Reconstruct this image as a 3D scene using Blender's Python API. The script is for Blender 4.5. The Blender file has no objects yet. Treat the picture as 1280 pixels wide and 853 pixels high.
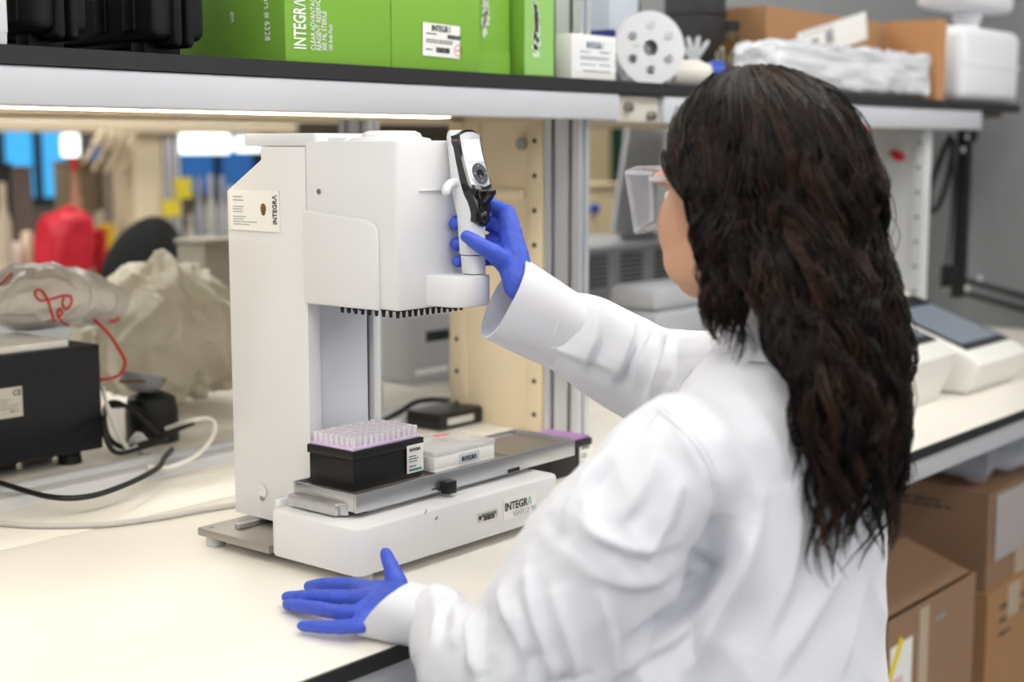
import bpy, bmesh, math, random
import numpy as np
from mathutils import Vector, Matrix, noise

random.seed(7)
rng = np.random.default_rng(11)
S = bpy.context.scene
COL = S.collection
BENCH = 0.95                      # height of the worktop above the floor; all heights below are given from the worktop

# ------------------------------------------------------------------ camera
CAM = Vector((0, 0, 0.5))
YAW, PITCH, FPX = math.radians(39.8), math.radians(7.69), 1800.0
cam_d = bpy.data.cameras.new('camera'); cam = bpy.data.objects.new('camera', cam_d); COL.objects.link(cam)
cam.location = CAM + Vector((0, 0, BENCH))
CF = Vector((math.cos(YAW)*math.cos(PITCH), math.sin(YAW)*math.cos(PITCH), -math.sin(PITCH)))
CR = Vector((math.sin(YAW), -math.cos(YAW), 0)); CU = CR.cross(CF)
cam.rotation_euler = Matrix((CR, CU, -CF)).transposed().to_euler()
cam_d.sensor_width = 36; cam_d.lens = FPX/1280*36
cam_d.clip_start = 0.05; cam_d.clip_end = 60
cam_d.dof.use_dof = True; cam_d.dof.focus_distance = 1.72; cam_d.dof.aperture_fstop = 3.1
S.camera = cam
S.view_settings.view_transform = 'Standard'; S.view_settings.look = 'None'
S.view_settings.gamma = 1; S.view_settings.use_curve_mapping = False
S.view_settings.exposure = 0.46

# ------------------------------------------------------------------ light
w = bpy.data.worlds.new('world'); S.world = w; w.use_nodes = True
w.node_tree.nodes['Background'].inputs[0].default_value = (0.93, 0.96, 1.0, 1)
w.node_tree.nodes['Background'].inputs[1].default_value = 0.30
PANEL_STRENGTH = 5.5

# pixel of the photograph (1280 x 853) -> point on a plane of the place
def _ray(x, y): return CF + CR*((x-640)/FPX) - CU*((y-426.5)/FPX)
def onz(x, y, z): d = _ray(x, y); return CAM + d*((z-CAM.z)/d.z)
def ony(x, y, Y): d = _ray(x, y); return CAM + d*(Y/d.y)
def onx(x, y, X): d = _ray(x, y); return CAM + d*(X/d.x)
def atd(x, y, D): return CAM + _ray(x, y)*D

# ------------------------------------------------------------------ materials
def lin(c):
    return tuple(((v/255)/12.92 if v/255 <= .04045 else ((v/255+.055)/1.055)**2.4) for v in c)
MATS = {}
def M(name, col, rough=.5, metal=0, var=0, vscale=8, bump=0, bscale=60, trans=0, ior=1.45, emit=0, alpha=1, sheen=0, spec=.5, stretch=None, coat=0, sss=0):
    if name in MATS: return MATS[name]
    m = bpy.data.materials.new(name); m.use_nodes = True; nt = m.node_tree
    p = nt.nodes['Principled BSDF']; c = lin(col)
    p.inputs['Base Color'].default_value = (*c, 1)
    p.inputs['Roughness'].default_value = rough; p.inputs['Metallic'].default_value = metal
    p.inputs['Specular IOR Level'].default_value = spec; p.inputs['IOR'].default_value = ior
    p.inputs['Transmission Weight'].default_value = trans; p.inputs['Alpha'].default_value = alpha
    p.inputs['Sheen Weight'].default_value = sheen; p.inputs['Coat Weight'].default_value = coat
    if sss:
        p.inputs['Subsurface Weight'].default_value = sss; p.inputs['Subsurface Radius'].default_value = (.01, .004, .002)
    if emit:
        p.inputs['Emission Color'].default_value = (*c, 1); p.inputs['Emission Strength'].default_value = emit
    tc = nt.nodes.new('ShaderNodeTexCoord'); vec = tc.outputs['Object']
    if stretch:
        mp = nt.nodes.new('ShaderNodeMapping'); mp.inputs['Scale'].default_value = stretch
        nt.links.new(vec, mp.inputs['Vector']); vec = mp.outputs['Vector']
    nz = nt.nodes.new('ShaderNodeTexNoise'); nz.inputs['Scale'].default_value = vscale; nz.inputs['Detail'].default_value = 4
    nt.links.new(vec, nz.inputs['Vector'])
    mx = nt.nodes.new('ShaderNodeMix'); mx.data_type = 'RGBA'; mx.blend_type = 'MIX'
    mx.inputs[6].default_value = (*[v*(1-var) for v in c], 1); mx.inputs[7].default_value = (*[min(1, v*(1+var*.5)) for v in c], 1)
    nt.links.new(nz.outputs['Fac'], mx.inputs[0]); nt.links.new(mx.outputs[2], p.inputs['Base Color'])
    if bump:
        n2 = nt.nodes.new('ShaderNodeTexNoise'); n2.inputs['Scale'].default_value = bscale; n2.inputs['Detail'].default_value = 3
        nt.links.new(vec, n2.inputs['Vector'])
        b = nt.nodes.new('ShaderNodeBump'); b.inputs['Strength'].default_value = bump; b.inputs['Distance'].default_value = .002
        nt.links.new(n2.outputs['Fac'], b.inputs['Height']); nt.links.new(b.outputs['Normal'], p.inputs['Normal'])
    MATS[name] = m; return m

WHITE = M('white_plastic', (228, 228, 230), .38, var=.02)
BENCHW = M('bench_laminate', (236, 231, 222), .33, var=.03, vscale=3)
BLACKP = M('black_plastic', (20, 20, 22), .45, var=.1, bump=.1, bscale=300)
GLOSSB = M('gloss_black', (10, 10, 12), .12, coat=.5)
ALU = M('anodised_aluminium', (222, 224, 230), .42, .75, var=.08, stretch=(1, 1, .05), vscale=60)
STEEL = M('brushed_steel', (208, 208, 211), .33, 1, var=.15, stretch=(.04, 1, 1), vscale=160, bump=.05, bscale=300)
STEELP = M('steel_plate', (176, 170, 163), .42, .85, var=.12, vscale=30)
CREAM = M('cream_metal', (232, 216, 186), .5, var=.03)
RAILW = M('rail_white', (200, 202, 209), .4, var=.03)
SHELFB = M('shelf_black', (38, 38, 42), .5, var=.15, bump=.1, bscale=200)
GREYF = M('frame_grey', (205, 207, 211), .45, var=.04)
DARK = M('dark_recess', (28, 28, 30), .7)
GREEN = M('green_carton', (126, 178, 62), .55, var=.05, vscale=5)
GREENL = M('green_carton_pale', (148, 196, 108), .55, var=.05, vscale=5)
PRINTW = M('white_print', (244, 246, 240), .6)
LABELW = M('label_white', (240, 239, 236), .55, var=.02)
INKD = M('ink_dark', (50, 54, 60), .6)
INKG = M('ink_grey', (140, 142, 148), .6)
INKT = M('ink_teal', (60, 150, 150), .6)
INKR = M('ink_red', (196, 50, 60), .6)
CARD = M('cardboard', (168, 126, 88), .8, var=.08, vscale=14, bump=.1, bscale=120)
SCREW = M('screw_steel', (170, 165, 158), .3, 1)
BLACKC = M('cable_black', (22, 22, 24), .45)
GREYC = M('cable_grey', (196, 194, 190), .5)

# ------------------------------------------------------------------ mesh helpers
class G:
    """collects shapes, all in metres from the worktop, into one mesh"""
    def __init__(s): s.bm = bmesh.new()
    def _add(s, b2):
        me = bpy.data.meshes.new('tmp'); b2.to_mesh(me); b2.free(); s.bm.from_mesh(me); bpy.data.meshes.remove(me); return s
    def box(s, x0, x1, y0, y1, z0, z1, bev=0, seg=2, rot=None):
        b = bmesh.new(); bmesh.ops.create_cube(b, size=1)
        c = Vector(((x0+x1)/2, (y0+y1)/2, (z0+z1)/2))
        for v in b.verts: v.co = Vector((v.co.x*(x1-x0), v.co.y*(y1-y0), v.co.z*(z1-z0)))
        if bev: bmesh.ops.bevel(b, geom=b.edges[:], offset=bev, segments=seg, profile=.5, affect='EDGES')
        for v in b.verts: v.co = (rot @ v.co if rot else v.co) + c
        return s._add(b)
    def rbox(s, x0, x1, y0, y1, z0, z1, r, bev=.002, seg=5):
        """box with rounded vertical corners"""
        pts = []
        for cx, cy, a0 in ((x1-r, y1-r, 0), (x0+r, y1-r, 90), (x0+r, y0+r, 180), (x1-r, y0+r, 270)):
            for k in range(seg+1):
                a = math.radians(a0+90*k/seg); pts.append((cx+r*math.cos(a), cy+r*math.sin(a)))
        return s.prism(pts, 'z', z0, z1, bev)
    def prism(s, pts, axis, a0, a1, bev=0, seg=2):
        b = bmesh.new()
        def p3(p, a): return {'x': (a, p[0], p[1]), 'y': (p[0], a, p[1]), 'z': (p[0], p[1], a)}[axis]
        A = [b.verts.new(p3(p, a0)) for p in pts]; Bv = [b.verts.new(p3(p, a1)) for p in pts]
        n = len(pts); caps = [b.faces.new(A), b.faces.new(Bv[::-1])]
        for i in range(n): b.faces.new((A[i], Bv[i], Bv[(i+1) % n], A[(i+1) % n]))
        bmesh.ops.recalc_face_normals(b, faces=b.faces[:])
        if bev:
            es = set(e for f in caps for e in f.edges)
            bmesh.ops.bevel(b, geom=list(es), offset=bev, segments=seg, profile=.5, affect='EDGES')
        return s._add(b)
    def tube(s, pts, r, n=8, cap=True):
        """tube along points; r a number or one per point"""
        P = [Vector(p) for p in pts]; R = r if isinstance(r, (list, tuple)) else [r]*len(P)
        b = bmesh.new(); rings = []; up = None
        for i, p in enumerate(P):
            t = (P[min(i+1, len(P)-1)] - P[max(i-1, 0)]).normalized()
            if up is None: up = Vector((0, 0, 1)) if abs(t.z) < .9 else Vector((1, 0, 0))
            sdir = t.cross(up).normalized(); up = sdir.cross(t).normalized()
            rings.append([b.verts.new(p + (sdir*math.cos(2*math.pi*k/n) + up*math.sin(2*math.pi*k/n))*R[i]) for k in range(n)])
        for a, c in zip(rings, rings[1:]):
            for k in range(n): b.faces.new((a[k], a[(k+1) % n], c[(k+1) % n], c[k]))
        if cap: b.faces.new(rings[0][::-1]); b.faces.new(rings[-1])
        bmesh.ops.recalc_face_normals(b, faces=b.faces[:])
        return s._add(b)
    def cyl(s, p0, p1, r0, r1=None, n=20): return s.tube([p0, p1], [r0, r0 if r1 is None else r1], n)
    def lathe(s, prof, c, n=24, rot=None):
        """profile of (radius, height) turned about z at c"""
        b = bmesh.new(); rings = []
        for r, h in prof:
            rings.append([b.verts.new(Vector((max(r, 1e-5)*math.cos(2*math.pi*k/n), max(r, 1e-5)*math.sin(2*math.pi*k/n), h))) for k in range(n)])
        for a, c2 in zip(rings, rings[1:]):
            for k in range(n): b.faces.new((a[k], a[(k+1) % n], c2[(k+1) % n], c2[k]))
        b.faces.new(rings[0][::-1]); b.faces.new(rings[-1])
        bmesh.ops.recalc_face_normals(b, faces=b.faces[:])
        for v in b.verts: v.co = (rot @ v.co if rot else v.co) + Vector(c)
        return s._add(b)
    def poly(s, pts):
        vs = [s.bm.verts.new(p) for p in pts]; s.bm.faces.new(vs); return s
    def card(s, o, ux, uy, wd, ht, th=.0006):
        """thin plate from corner o along ux, uy"""
        o, ux, uy = Vector(o), Vector(ux).normalized(), Vector(uy).normalized(); nn = ux.cross(uy)
        b = bmesh.new(); q = [o, o+ux*wd, o+ux*wd+uy*ht, o+uy*ht]
        A = [b.verts.new(p) for p in q]; C = [b.verts.new(p+nn*th) for p in q]
        b.faces.new(A[::-1]); b.faces.new(C)
        for i in range(4): b.faces.new((A[i], A[(i+1) % 4], C[(i+1) % 4], C[i]))
        return s._add(b)
    def sphere(s, c, r, sx=1, sy=1, sz=1, u=16, v=10):
        b = bmesh.new(); bmesh.ops.create_uvsphere(b, u_segments=u, v_segments=v, radius=r)
        for q in b.verts: q.co = Vector((q.co.x*sx, q.co.y*sy, q.co.z*sz)) + Vector(c)
        return s._add(b)

ORG = {}
def link(o, org, parent):
    COL.objects.link(o); ORG[o.name] = Vector(org)
    if parent: o.parent = parent; o.location = Vector(org) - ORG[parent.name]
    else: o.location = Vector(org) + Vector((0, 0, BENCH))
    return o
def mesh_obj(name, me, mat, parent=None, org=None):
    n = len(me.vertices); co = np.empty(n*3); me.vertices.foreach_get('co', co); co = co.reshape(-1, 3)
    if org is None:
        lo, hi = co.min(0), co.max(0); org = ((lo[0]+hi[0])/2, (lo[1]+hi[1])/2, lo[2])
    me.vertices.foreach_set('co', (co - np.array(org)).ravel()); me.update()
    me.materials.append(mat)
    return link(bpy.data.objects.new(name, me), org, parent)
def obj(name, g, mat, parent=None, smooth=True, ang=38, org=None):
    bm = g.bm; bmesh.ops.remove_doubles(bm, verts=bm.verts[:], dist=1e-6)
    for f in bm.faces: f.smooth = smooth
    if smooth:
        for e in bm.edges: e.smooth = e.calc_face_angle(3) < math.radians(ang)
    me = bpy.data.meshes.new(name); bm.to_mesh(me); bm.free()
    return mesh_obj(name, me, mat, parent, org)
def tag(o, label, cat, group=None, kind=None):
    if label: o['label'] = label
    if cat: o['category'] = cat
    if group: o['group'] = group
    if kind: o['kind'] = kind
    return o
def thing(name, loc, label=None, cat=None, group=None, kind=None):
    e = bpy.data.objects.new(name, None); e.empty_display_size = .05
    link(e, loc, None); return tag(e, label, cat, group, kind)
def struct(o): o['kind'] = 'structure'; return o
def dup(o, delta=(0, 0, 0), parent=None, top=True):
    c = o.copy(); COL.objects.link(c); c.parent = parent
    if top: c.location = o.location + Vector(delta); ORG[c.name] = ORG[o.name] + Vector(delta)
    for ch in o.children: dup(ch, parent=c, top=False)
    return c
def share(name, src, pos, parent):
    """another piece with the mesh of src at pos"""
    return link(bpy.data.objects.new(name, src.data), pos, parent)
_dg = bpy.context.evaluated_depsgraph_get
def curve_mesh(cu):
    o = bpy.data.objects.new('tmp', cu); COL.objects.link(o); bpy.context.view_layer.update()
    me = bpy.data.meshes.new_from_object(o.evaluated_get(_dg())); bpy.data.objects.remove(o); bpy.data.curves.remove(cu); return me
def text(s, size, pos, ux, uy, mat, parent, name='lettering', align='LEFT', th=.0003, bold=0, squeeze=1):
    cu = bpy.data.curves.new('t', 'FONT'); cu.body = s; cu.size = size; cu.extrude = th; cu.align_x = align; cu.offset = bold*size; cu.resolution_u = 3
    me = curve_mesh(cu)
    ux, uy = Vector(ux).normalized(), Vector(uy).normalized(); nn = ux.cross(uy)
    mt = Matrix((ux*squeeze, uy, nn)).transposed().to_4x4(); mt.translation = Vector(pos) + nn*th
    me.transform(mt)
    return mesh_obj(name, me, mat, parent)
def flat_holes(outer, holes, depth, place):
    """plate with holes: outlines as 2-D loops, then placed by a 4x4 matrix"""
    cu = bpy.data.curves.new('c', 'CURVE'); cu.dimensions = '2D'; cu.fill_mode = 'BOTH'; cu.extrude = depth/2
    for loop in [outer]+holes:
        sp = cu.splines.new('POLY'); sp.points.add(len(loop)-1); sp.use_cyclic_u = True
        for q, p in zip(sp.points, loop): q.co = (p[0], p[1], 0, 1)
    me = curve_mesh(cu); me.transform(place); return me
def circ(cx, cy, r, n=24): return [(cx+r*math.cos(2*math.pi*k/n), cy+r*math.sin(2*math.pi*k/n)) for k in range(n)]
def bars(g, o, ux, uy, wd, ht, n, th=.0004, seed=1):
    """barcode bars"""
    rr = random.Random(seed); ux = Vector(ux).normalized(); x = 0
    while x < wd:
        a = wd/n*rr.uniform(.3, 1.1); g.card(Vector(o)+ux*x, ux, uy, a, ht, th); x += a + wd/n*rr.uniform(.4, 1)
    return g
def lines(g, o, ux, uy, rows, h, gap, th=.0003, seed=2):
    """rows of tiny print too small to read"""
    rr = random.Random(seed); ux = Vector(ux).normalized(); uy = Vector(uy).normalized()
    for k, wd in enumerate(rows):
        x = 0
        while x < wd:
            a = min(wd-x, h*rr.uniform(2, 6)); g.card(Vector(o)+ux*x-uy*(k*gap), ux, uy, a, h, th); x += a + h*.9
    return g
def smoothpath(pts, n=8):
    """Catmull-Rom through points"""
    P = [Vector(p) for p in pts]; P = [P[0]*2-P[1]]+P+[P[-1]*2-P[-2]]; out = []
    for i in range(1, len(P)-2):
        for k in range(n):
            t = k/n; a, b, c, d = P[i-1:i+3]
            out.append(.5*((2*b)+(c-a)*t+(2*a-5*b+4*c-d)*t*t+(3*b-a-3*c+d)*t**3))
    out.append(P[-2]); return out
X_, Y_, Z_ = Vector((1, 0, 0)), Vector((0, 1, 0)), Vector((0, 0, 1))
def logo(size, pos, ux, uy, parent, mat=None, squeeze=.9, bold=.012):
    """the maker's word mark with its bar-less teal A"""
    a = text('INTEGR', size, pos, ux, uy, mat or INKD, parent, bold=bold, squeeze=squeeze)
    uu = Vector(ux).normalized(); L = max((v.co+ORG[a.name]-Vector(pos)).dot(uu) for v in a.data.vertices)
    p = Vector(pos) + Vector(ux).normalized()*(L+size*.03)
    g = G(); u, v = Vector(ux).normalized()*size, Vector(uy).normalized()*size; nn = u.cross(v).normalized()
    for q in (((0, 0), (.1, 0), (.34, .73), (.24, .73)), ((.24, .73), (.34, .73), (.58, 0), (.48, 0))):
        base = [p + u*x*squeeze + v*y for x, y in q]
        g.poly([b + nn*.0005 for b in base])
    obj('lettering', g, mat if mat is PRINTW else INKT, parent, smooth=False)
# ------------------------------------------------------------------ the room
FZ, CZ = -BENCH, 1.75
LINO = M('floor_lino', (150, 152, 155), .4, var=.06, vscale=5)
WALLG = M('wall_grey', (128, 130, 133), .7, var=.03)
WALLC = M('wall_cream', (196, 184, 160), .7, var=.04)
CEIL = M('ceiling_white', (232, 232, 232), .8)
struct(obj('floor', G().box(-3, 9, -4, 9, FZ-.1, FZ), LINO))
struct(obj('ceiling', G().box(-3, 9, -4, 9, CZ, CZ+.1), CEIL))
struct(obj('wall_right', G().box(3.95, 4.05, -4, 2.75, FZ, CZ), WALLG))
struct(obj('wall_end', G().box(9, 9.1, -4, 9, FZ, CZ), WALLC))
# far wall with two windows: pieces around the openings
WY = 7.2
def wall_pt(x, y): return ony(x, y, WY)
w1a, w1b = wall_pt(-40, 262), wall_pt(96, 150)
w2a, w2b = wall_pt(222, 240), wall_pt(330, 150)
zl, zh = w1a.z, w1b.z+.25
gw = G()
gw.box(-3, w1a.x, WY, WY+.15, FZ, CZ).box(w1b.x, w2a.x, WY, WY+.15, FZ, CZ).box(w2b.x, 9, WY, WY+.15, FZ, CZ)
gw.box(w1a.x, w1b.x, WY, WY+.15, FZ, zl).box(w1a.x, w1b.x, WY, WY+.15, zh, CZ)
gw.box(w2a.x, w2b.x, WY, WY+.15, FZ, zl).box(w2a.x, w2b.x, WY, WY+.15, zh, CZ)
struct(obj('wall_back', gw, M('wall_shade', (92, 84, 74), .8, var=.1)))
PANE = M('window_pane_blue', (60, 150, 205), .1, emit=.75)
PANE2 = M('window_pane_dusk', (40, 84, 140), .1, emit=.6)
FRAMEW = M('window_frame_dark', (30, 36, 46), .5)
for n, (a, b, pm) in enumerate(((w1a, w1b, PANE), (w2a, w2b, PANE2)), 1):
    wn = struct(thing(f'window_{n}', (a.x, WY+.05, zl)))
    fr = G(); t = .05
    fr.box(a.x, b.x, WY+.03, WY+.1, zl, zl+t).box(a.x, b.x, WY+.03, WY+.1, zh-t, zh).box(a.x, a.x+t, WY+.03, WY+.1, zl+t, zh-t).box(b.x-t, b.x, WY+.03, WY+.1, zl+t, zh-t)
    k = 3 if n == 1 else 2
    for i in range(1, k): x = a.x+(b.x-a.x)*i/k; fr.box(x-.02, x+.02, WY+.03, WY+.1, zl+t, zh-t)
    obj('window_frame', fr, FRAMEW, wn)
    for i in range(k):
        x0, x1 = a.x+(b.x-a.x)*i/k, a.x+(b.x-a.x)*(i+1)/k
        obj('pane', G().box(x0+.02, x1-.02, WY+.06, WY+.07, zl+t, zh-t), pm, wn)
    if n == 1:
        br = G()
        for (xa, za, xb, zb) in ((.0, .9, .55, .2), (.1, .5, .35, .95), (.55, .95, .75, .1), (.35, .3, .6, .6)):
            br.tube([(a.x+(b.x-a.x)*xa, WY+.14, zl+(zh-zl)*za), (a.x+(b.x-a.x)*xb, WY+.14, zl+(zh-zl)*zb)], .03, 6)
        obj('brace', br, FRAMEW, wn)
# ceiling lights
LAMP = M('lamp_diffuser', (255, 252, 246), .5, emit=PANEL_STRENGTH)
pl = None; k = 0
for ix, x in enumerate((-1.4, .2, 1.8, 3.4, 5.6)):
    for iy, y in enumerate((-2.6, -1.0, .6, 2.6, 4.6, 6.2)):
        if pl is None:
            pl = thing('ceiling_light', (x, y, CZ), None, 'ceiling light', 'ceiling light panels')
            obj('frame', G().box(x-.62, x+.62, y-.32, y+.32, CZ-.03, CZ), RAILW, pl)
            obj('diffuser', G().box(x-.58, x+.58, y-.28, y+.28, CZ-.035, CZ-.031), LAMP, pl); o = pl; x0, y0 = x, y
        else: o = dup(pl, (x-x0, y-y0, 0))
        o['label'] = 'square-edged white ceiling light panel above the lab benches'

# ------------------------------------------------------------------ bench (double sided), shelf frame
XL, XR = -.6, 3.94
EDGEB = M('edge_black', (34, 34, 36), .5)
bench = thing('lab_bench', (1.6, 1.9, FZ), 'long white laboratory bench with a black front edge', 'bench')
obj('worktop', G().box(XL, XR, .989, 1.608, -.018, -.0006, .0005), BENCHW, bench)
obj('rear_worktop', G().box(XL, XR, 1.612, 1.79, -.03, -.0006, .0005), BENCHW, bench)
obj('edge_band', G().box(XL, XR, .985, .989, -.018, -.001), EDGEB, bench)
obj('frame_rail', G().box(XL, XR, 1.0, 1.04, -.062, -.0185, .002), GREYF, bench)
sp = obj('service_channel', G().box(XL, XR, 1.79, 1.812, -.03, .014, .002).box(XL, XR, 1.812, 1.86, -.03, .006, .001).box(XL, XR, 1.86, 1.885, -.03, .014, .002), GREYF, bench)
obj('opposite_worktop', G().box(XL, XR, 1.885, 2.7, -.03, -.0006, .0005), BENCHW, bench)
for x in (-.4, 2.06, 3.8):
    for y in (1.1, 2.6): obj('leg', G().box(x, x+.06, y, y+.06, FZ, -.031, .004), GREYF, bench)
obj('cross_rail', G().box(XL, XR, 1.82, 1.86, -.11, -.031, .002), GREYF, bench)

RY = 1.44
shelf = thing('bench_shelf', (1.6, 1.6, .545), 'long black bench shelf with white front rail over the machine', 'shelf')
obj('shelf_board', G().box(XL, 1.9455, RY-.002, 1.80, .5895, .61).box(1.9455, 1.984, RY-.002, 1.4755, .5895, .61).box(1.9455, 1.984, 1.5545, 1.80, .5895, .61).box(1.984, 3.83, RY-.002, 1.80, .5895, .61), SHELFB, shelf)
obj('front_rail', G().box(XL, 2.014, RY, RY+.035, .545, .589, .004), RAILW, shelf)
obj('front_rail', G().box(2.15, 3.58, RY, RY+.035, .542, .589, .004), RAILW, shelf)
obj('rear_rail', G().box(XL, 3.8, 1.765, 1.80, .545, .588, .003), CREAM, shelf)
br = obj('bracket', G().box(2.018, 2.146, RY+.01, RY+.03, .542, .588, .003), M('bracket_beige', (206, 200, 190), .45), shelf)
for x, z in ((2.045, .567), (2.115, .553)):
    obj('bolt', G().cyl((x, RY+.009, z), (x, RY-.001, z), .009, n=6).cyl((x, RY-.001, z), (x, RY-.004, z), .005, n=10), SCREW, br)
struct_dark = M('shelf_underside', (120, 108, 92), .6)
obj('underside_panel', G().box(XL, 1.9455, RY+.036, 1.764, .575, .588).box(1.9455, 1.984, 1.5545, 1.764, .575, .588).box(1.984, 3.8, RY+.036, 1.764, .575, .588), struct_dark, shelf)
# lamp under the shelf
GLOW = M('tube_glow', (255, 238, 200), .5, emit=5.0)
tl = thing('under_shelf_lamp', (.6, 1.49, .545), 'slim warm strip lamp glowing under the white shelf rail', 'lamp')
obj('housing', G().box(XL+.1, 1.64, RY+.037, RY+.085, .556, .574, .002), RAILW, tl)
obj('diffuser', G().box(XL+.12, 1.63, RY+.0365, RY+.075, .5425, .5555, .003), GLOW, tl)

opp = thing('opposite_shelf', (1.6, 2.1, .545), 'plain shelf on the far side of the bench behind the machine', 'shelf')
obj('shelf_board', G().box(XL, 3.83, 1.92, 2.27, .589, .61, .001), SHELFB, opp)
obj('front_rail', G().box(XL, 3.8, 2.235, 2.27, .548, .589, .003), CREAM, opp)
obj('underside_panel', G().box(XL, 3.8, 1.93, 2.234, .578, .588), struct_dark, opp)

# uprights: sheet-metal panel with slotted flanges, and an extruded post in front of it
def upright(x, y0, y1, z0, z1, mat, label):
    u = thing('shelf_upright', (x, (y0+y1)/2, z0), label, 'upright')
    obj('panel', G().box(x+.006, x+.03, y0+.03, y1-.03, z0, z1), mat, u)
    sl = None
    for ya, yb in ((y0, y0+.036), (y1-.036, y1)):
        f = obj('flange', G().box(x, x+.034, ya, yb, z0, z1, .002), mat, u)
        yc = (ya+yb)/2
        for i in range(int((z1-z0)/.06)):
            p = Vector((x-.0008, yc, z0+.03+i*.06))
            if sl is None: sl = obj('slot', G().cyl(p, p+Vector((.001, 0, 0)), .0045, n=12), DARK, f, org=p)
            else: share('slot', sl, p, f)
    return u
up = upright(1.95, 1.556, 1.775, .0, .544, CREAM, 'cream slotted steel upright panel behind the white machine')
obj('cross_bar', G().box(1.945, 1.985, 1.60, 1.735, .41, .425, .002).box(1.947, 1.985, 1.70, 1.735, .425, .544, .002), CREAM, up)
bo = obj('bolt', G().cyl((1.949, 1.60, .505), (1.943, 1.60, .505), .011, n=16), SCREW, up)
upright(3.32, 1.47, 1.70, .0, .541, M('upright_grey', (204, 206, 207), .5), 'light grey slotted upright panel beneath the distant end of the shelf')

def post(x0, y0, y1, z0, z1, label, nm='aluminium_post', wx=.03):
    x1 = x0+wx; n = 2; g = .0042; d = .009
    pts = [(x0, y0)]
    # front face groove
    pts += [((x0+x1)/2-g, y0), ((x0+x1)/2-g, y0+d), ((x0+x1)/2+g, y0+d), ((x0+x1)/2+g, y0), (x1, y0), (x1, y1), (x0, y1)]
    for i in (1, 0):
        yc = y0+(y1-y0)*(.25+.5*i); pts += [(x0, yc+g), (x0+d, yc+g), (x0+d, yc-g), (x0, yc-g)]
    p = thing(nm, (x0, (y0+y1)/2, z0), label, 'post')
    obj('extrusion', G().prism(pts, 'z', z0, z1), ALU, p, smooth=False)
    gr = G()
    for i in (0, 1):
        yc = y0+(y1-y0)*(.25+.5*i); gr.box(x0+d-.001, x0+d, yc-g, yc+g, z0, z1)
    obj('slot_strip', gr, M('slot_grey', (92, 96, 104), .5), p)
    return p
post(1.95, 1.478, 1.552, 0, 1.3, 'grooved aluminium post rising past the end of the green cartons')
post(1.93, 1.96, 2.04, 0, .5775, 'grooved aluminium post behind the tower of the white machine')
# ------------------------------------------------------------------ the pipetting machine
mc = thing('pipetting_machine', (1.29, 1.29, 0), 'white benchtop pipetting machine with tall tower and sliding tray', 'lab machine')
base = obj('base', G().rbox(1.107, 1.482, 1.150, 1.305, .012, .0685, .016, .004), WHITE, mc)
obj('base_rim', G().rbox(1.125, 1.47, 1.3058, 1.314, .06, .076, .004, .002), WHITE, base)
for x, y in ((1.135, 1.172), (1.455, 1.172)):
    obj('foot', G().cyl((x, y, 0), (x, y, .012), .012), M('foot_grey', (190, 192, 194), .6), mc)
pt = obj('back_plate', G().box(1.109, 1.475, 1.306, 1.442, .012, .022, .001), STEELP, mc)
obj('plate_screw', G().cyl((1.122, 1.43, .022), (1.122, 1.43, .0228), .003), SCREW, pt)
obj('foot', G().cyl((1.124, 1.425, 0), (1.124, 1.425, .012), .012), MATS['foot_grey'], mc)
obj('foot', G().cyl((1.46, 1.425, 0), (1.46, 1.425, .012), .012), MATS['foot_grey'], mc)
obj('lever', G().box(1.135, 1.20, 1.392, 1.402, .0222, .029, .002), STEEL, mc)
# tower: side profile extruded, recessed front
TX0, TX1, TY0, TY1 = 1.170, 1.303, 1.296, 1.442
prof = [(TY0, .03), (TY1, .03), (TY1, .445), (1.376, .484), (1.376, .5), (TY0, .5)]
tw = obj('tower_side', G().prism(prof, 'x', TX0, TX0+.02, .0012), WHITE, mc)
obj('tower_back', G().box(TX0+.0205, TX1, 1.330, TY1-.004, .03, .44, .001).box(TX0+.0205, TX1, TY0, 1.376, .44, .4995), WHITE, mc)
obj('tower_front', G().box(TX0+.024, TX1-.018, 1.312, 1.3295, .03, .44), M('panel_white', (226, 228, 236), .4), mc)
obj('tower_edge', G().box(TX1-.012, TX1, 1.306, 1.3295, .03, .44, .001), WHITE, mc)
obj('guide_slot', G().box(TX1-.0178, TX1-.0122, 1.316, 1.3295, .03, .44), DARK, mc)
obj('guide_strip', G().box(TX0+.0202, TX0+.0238, 1.304, 1.3295, .03, .44), M('strip_blue_grey', (150, 158, 180), .4), mc)
obj('tower_lid', G().rbox(TX0-.001, TX1, 1.275, 1.408, .5005, .516, .006, .0025), WHITE, mc)
sc = obj('side_screw', G().lathe([(.0, .0), (.0085, 0), (.0085, .001), (.004, .001), (.004, -.001), (.0, -.001)], (0, 0, 0), 20, Matrix.Rotation(-math.pi/2, 3, 'Y')), WHITE, mc)
scp = onx(328, 623, TX0-.001); sc.location = scp - ORG[mc.name]; ORG[sc.name] = scp
obj('screw', G().cyl(scp+Vector((-.0016, 0, 0)), scp+Vector((.001, 0, 0)), .0035, n=6), SCREW, sc)
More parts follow.
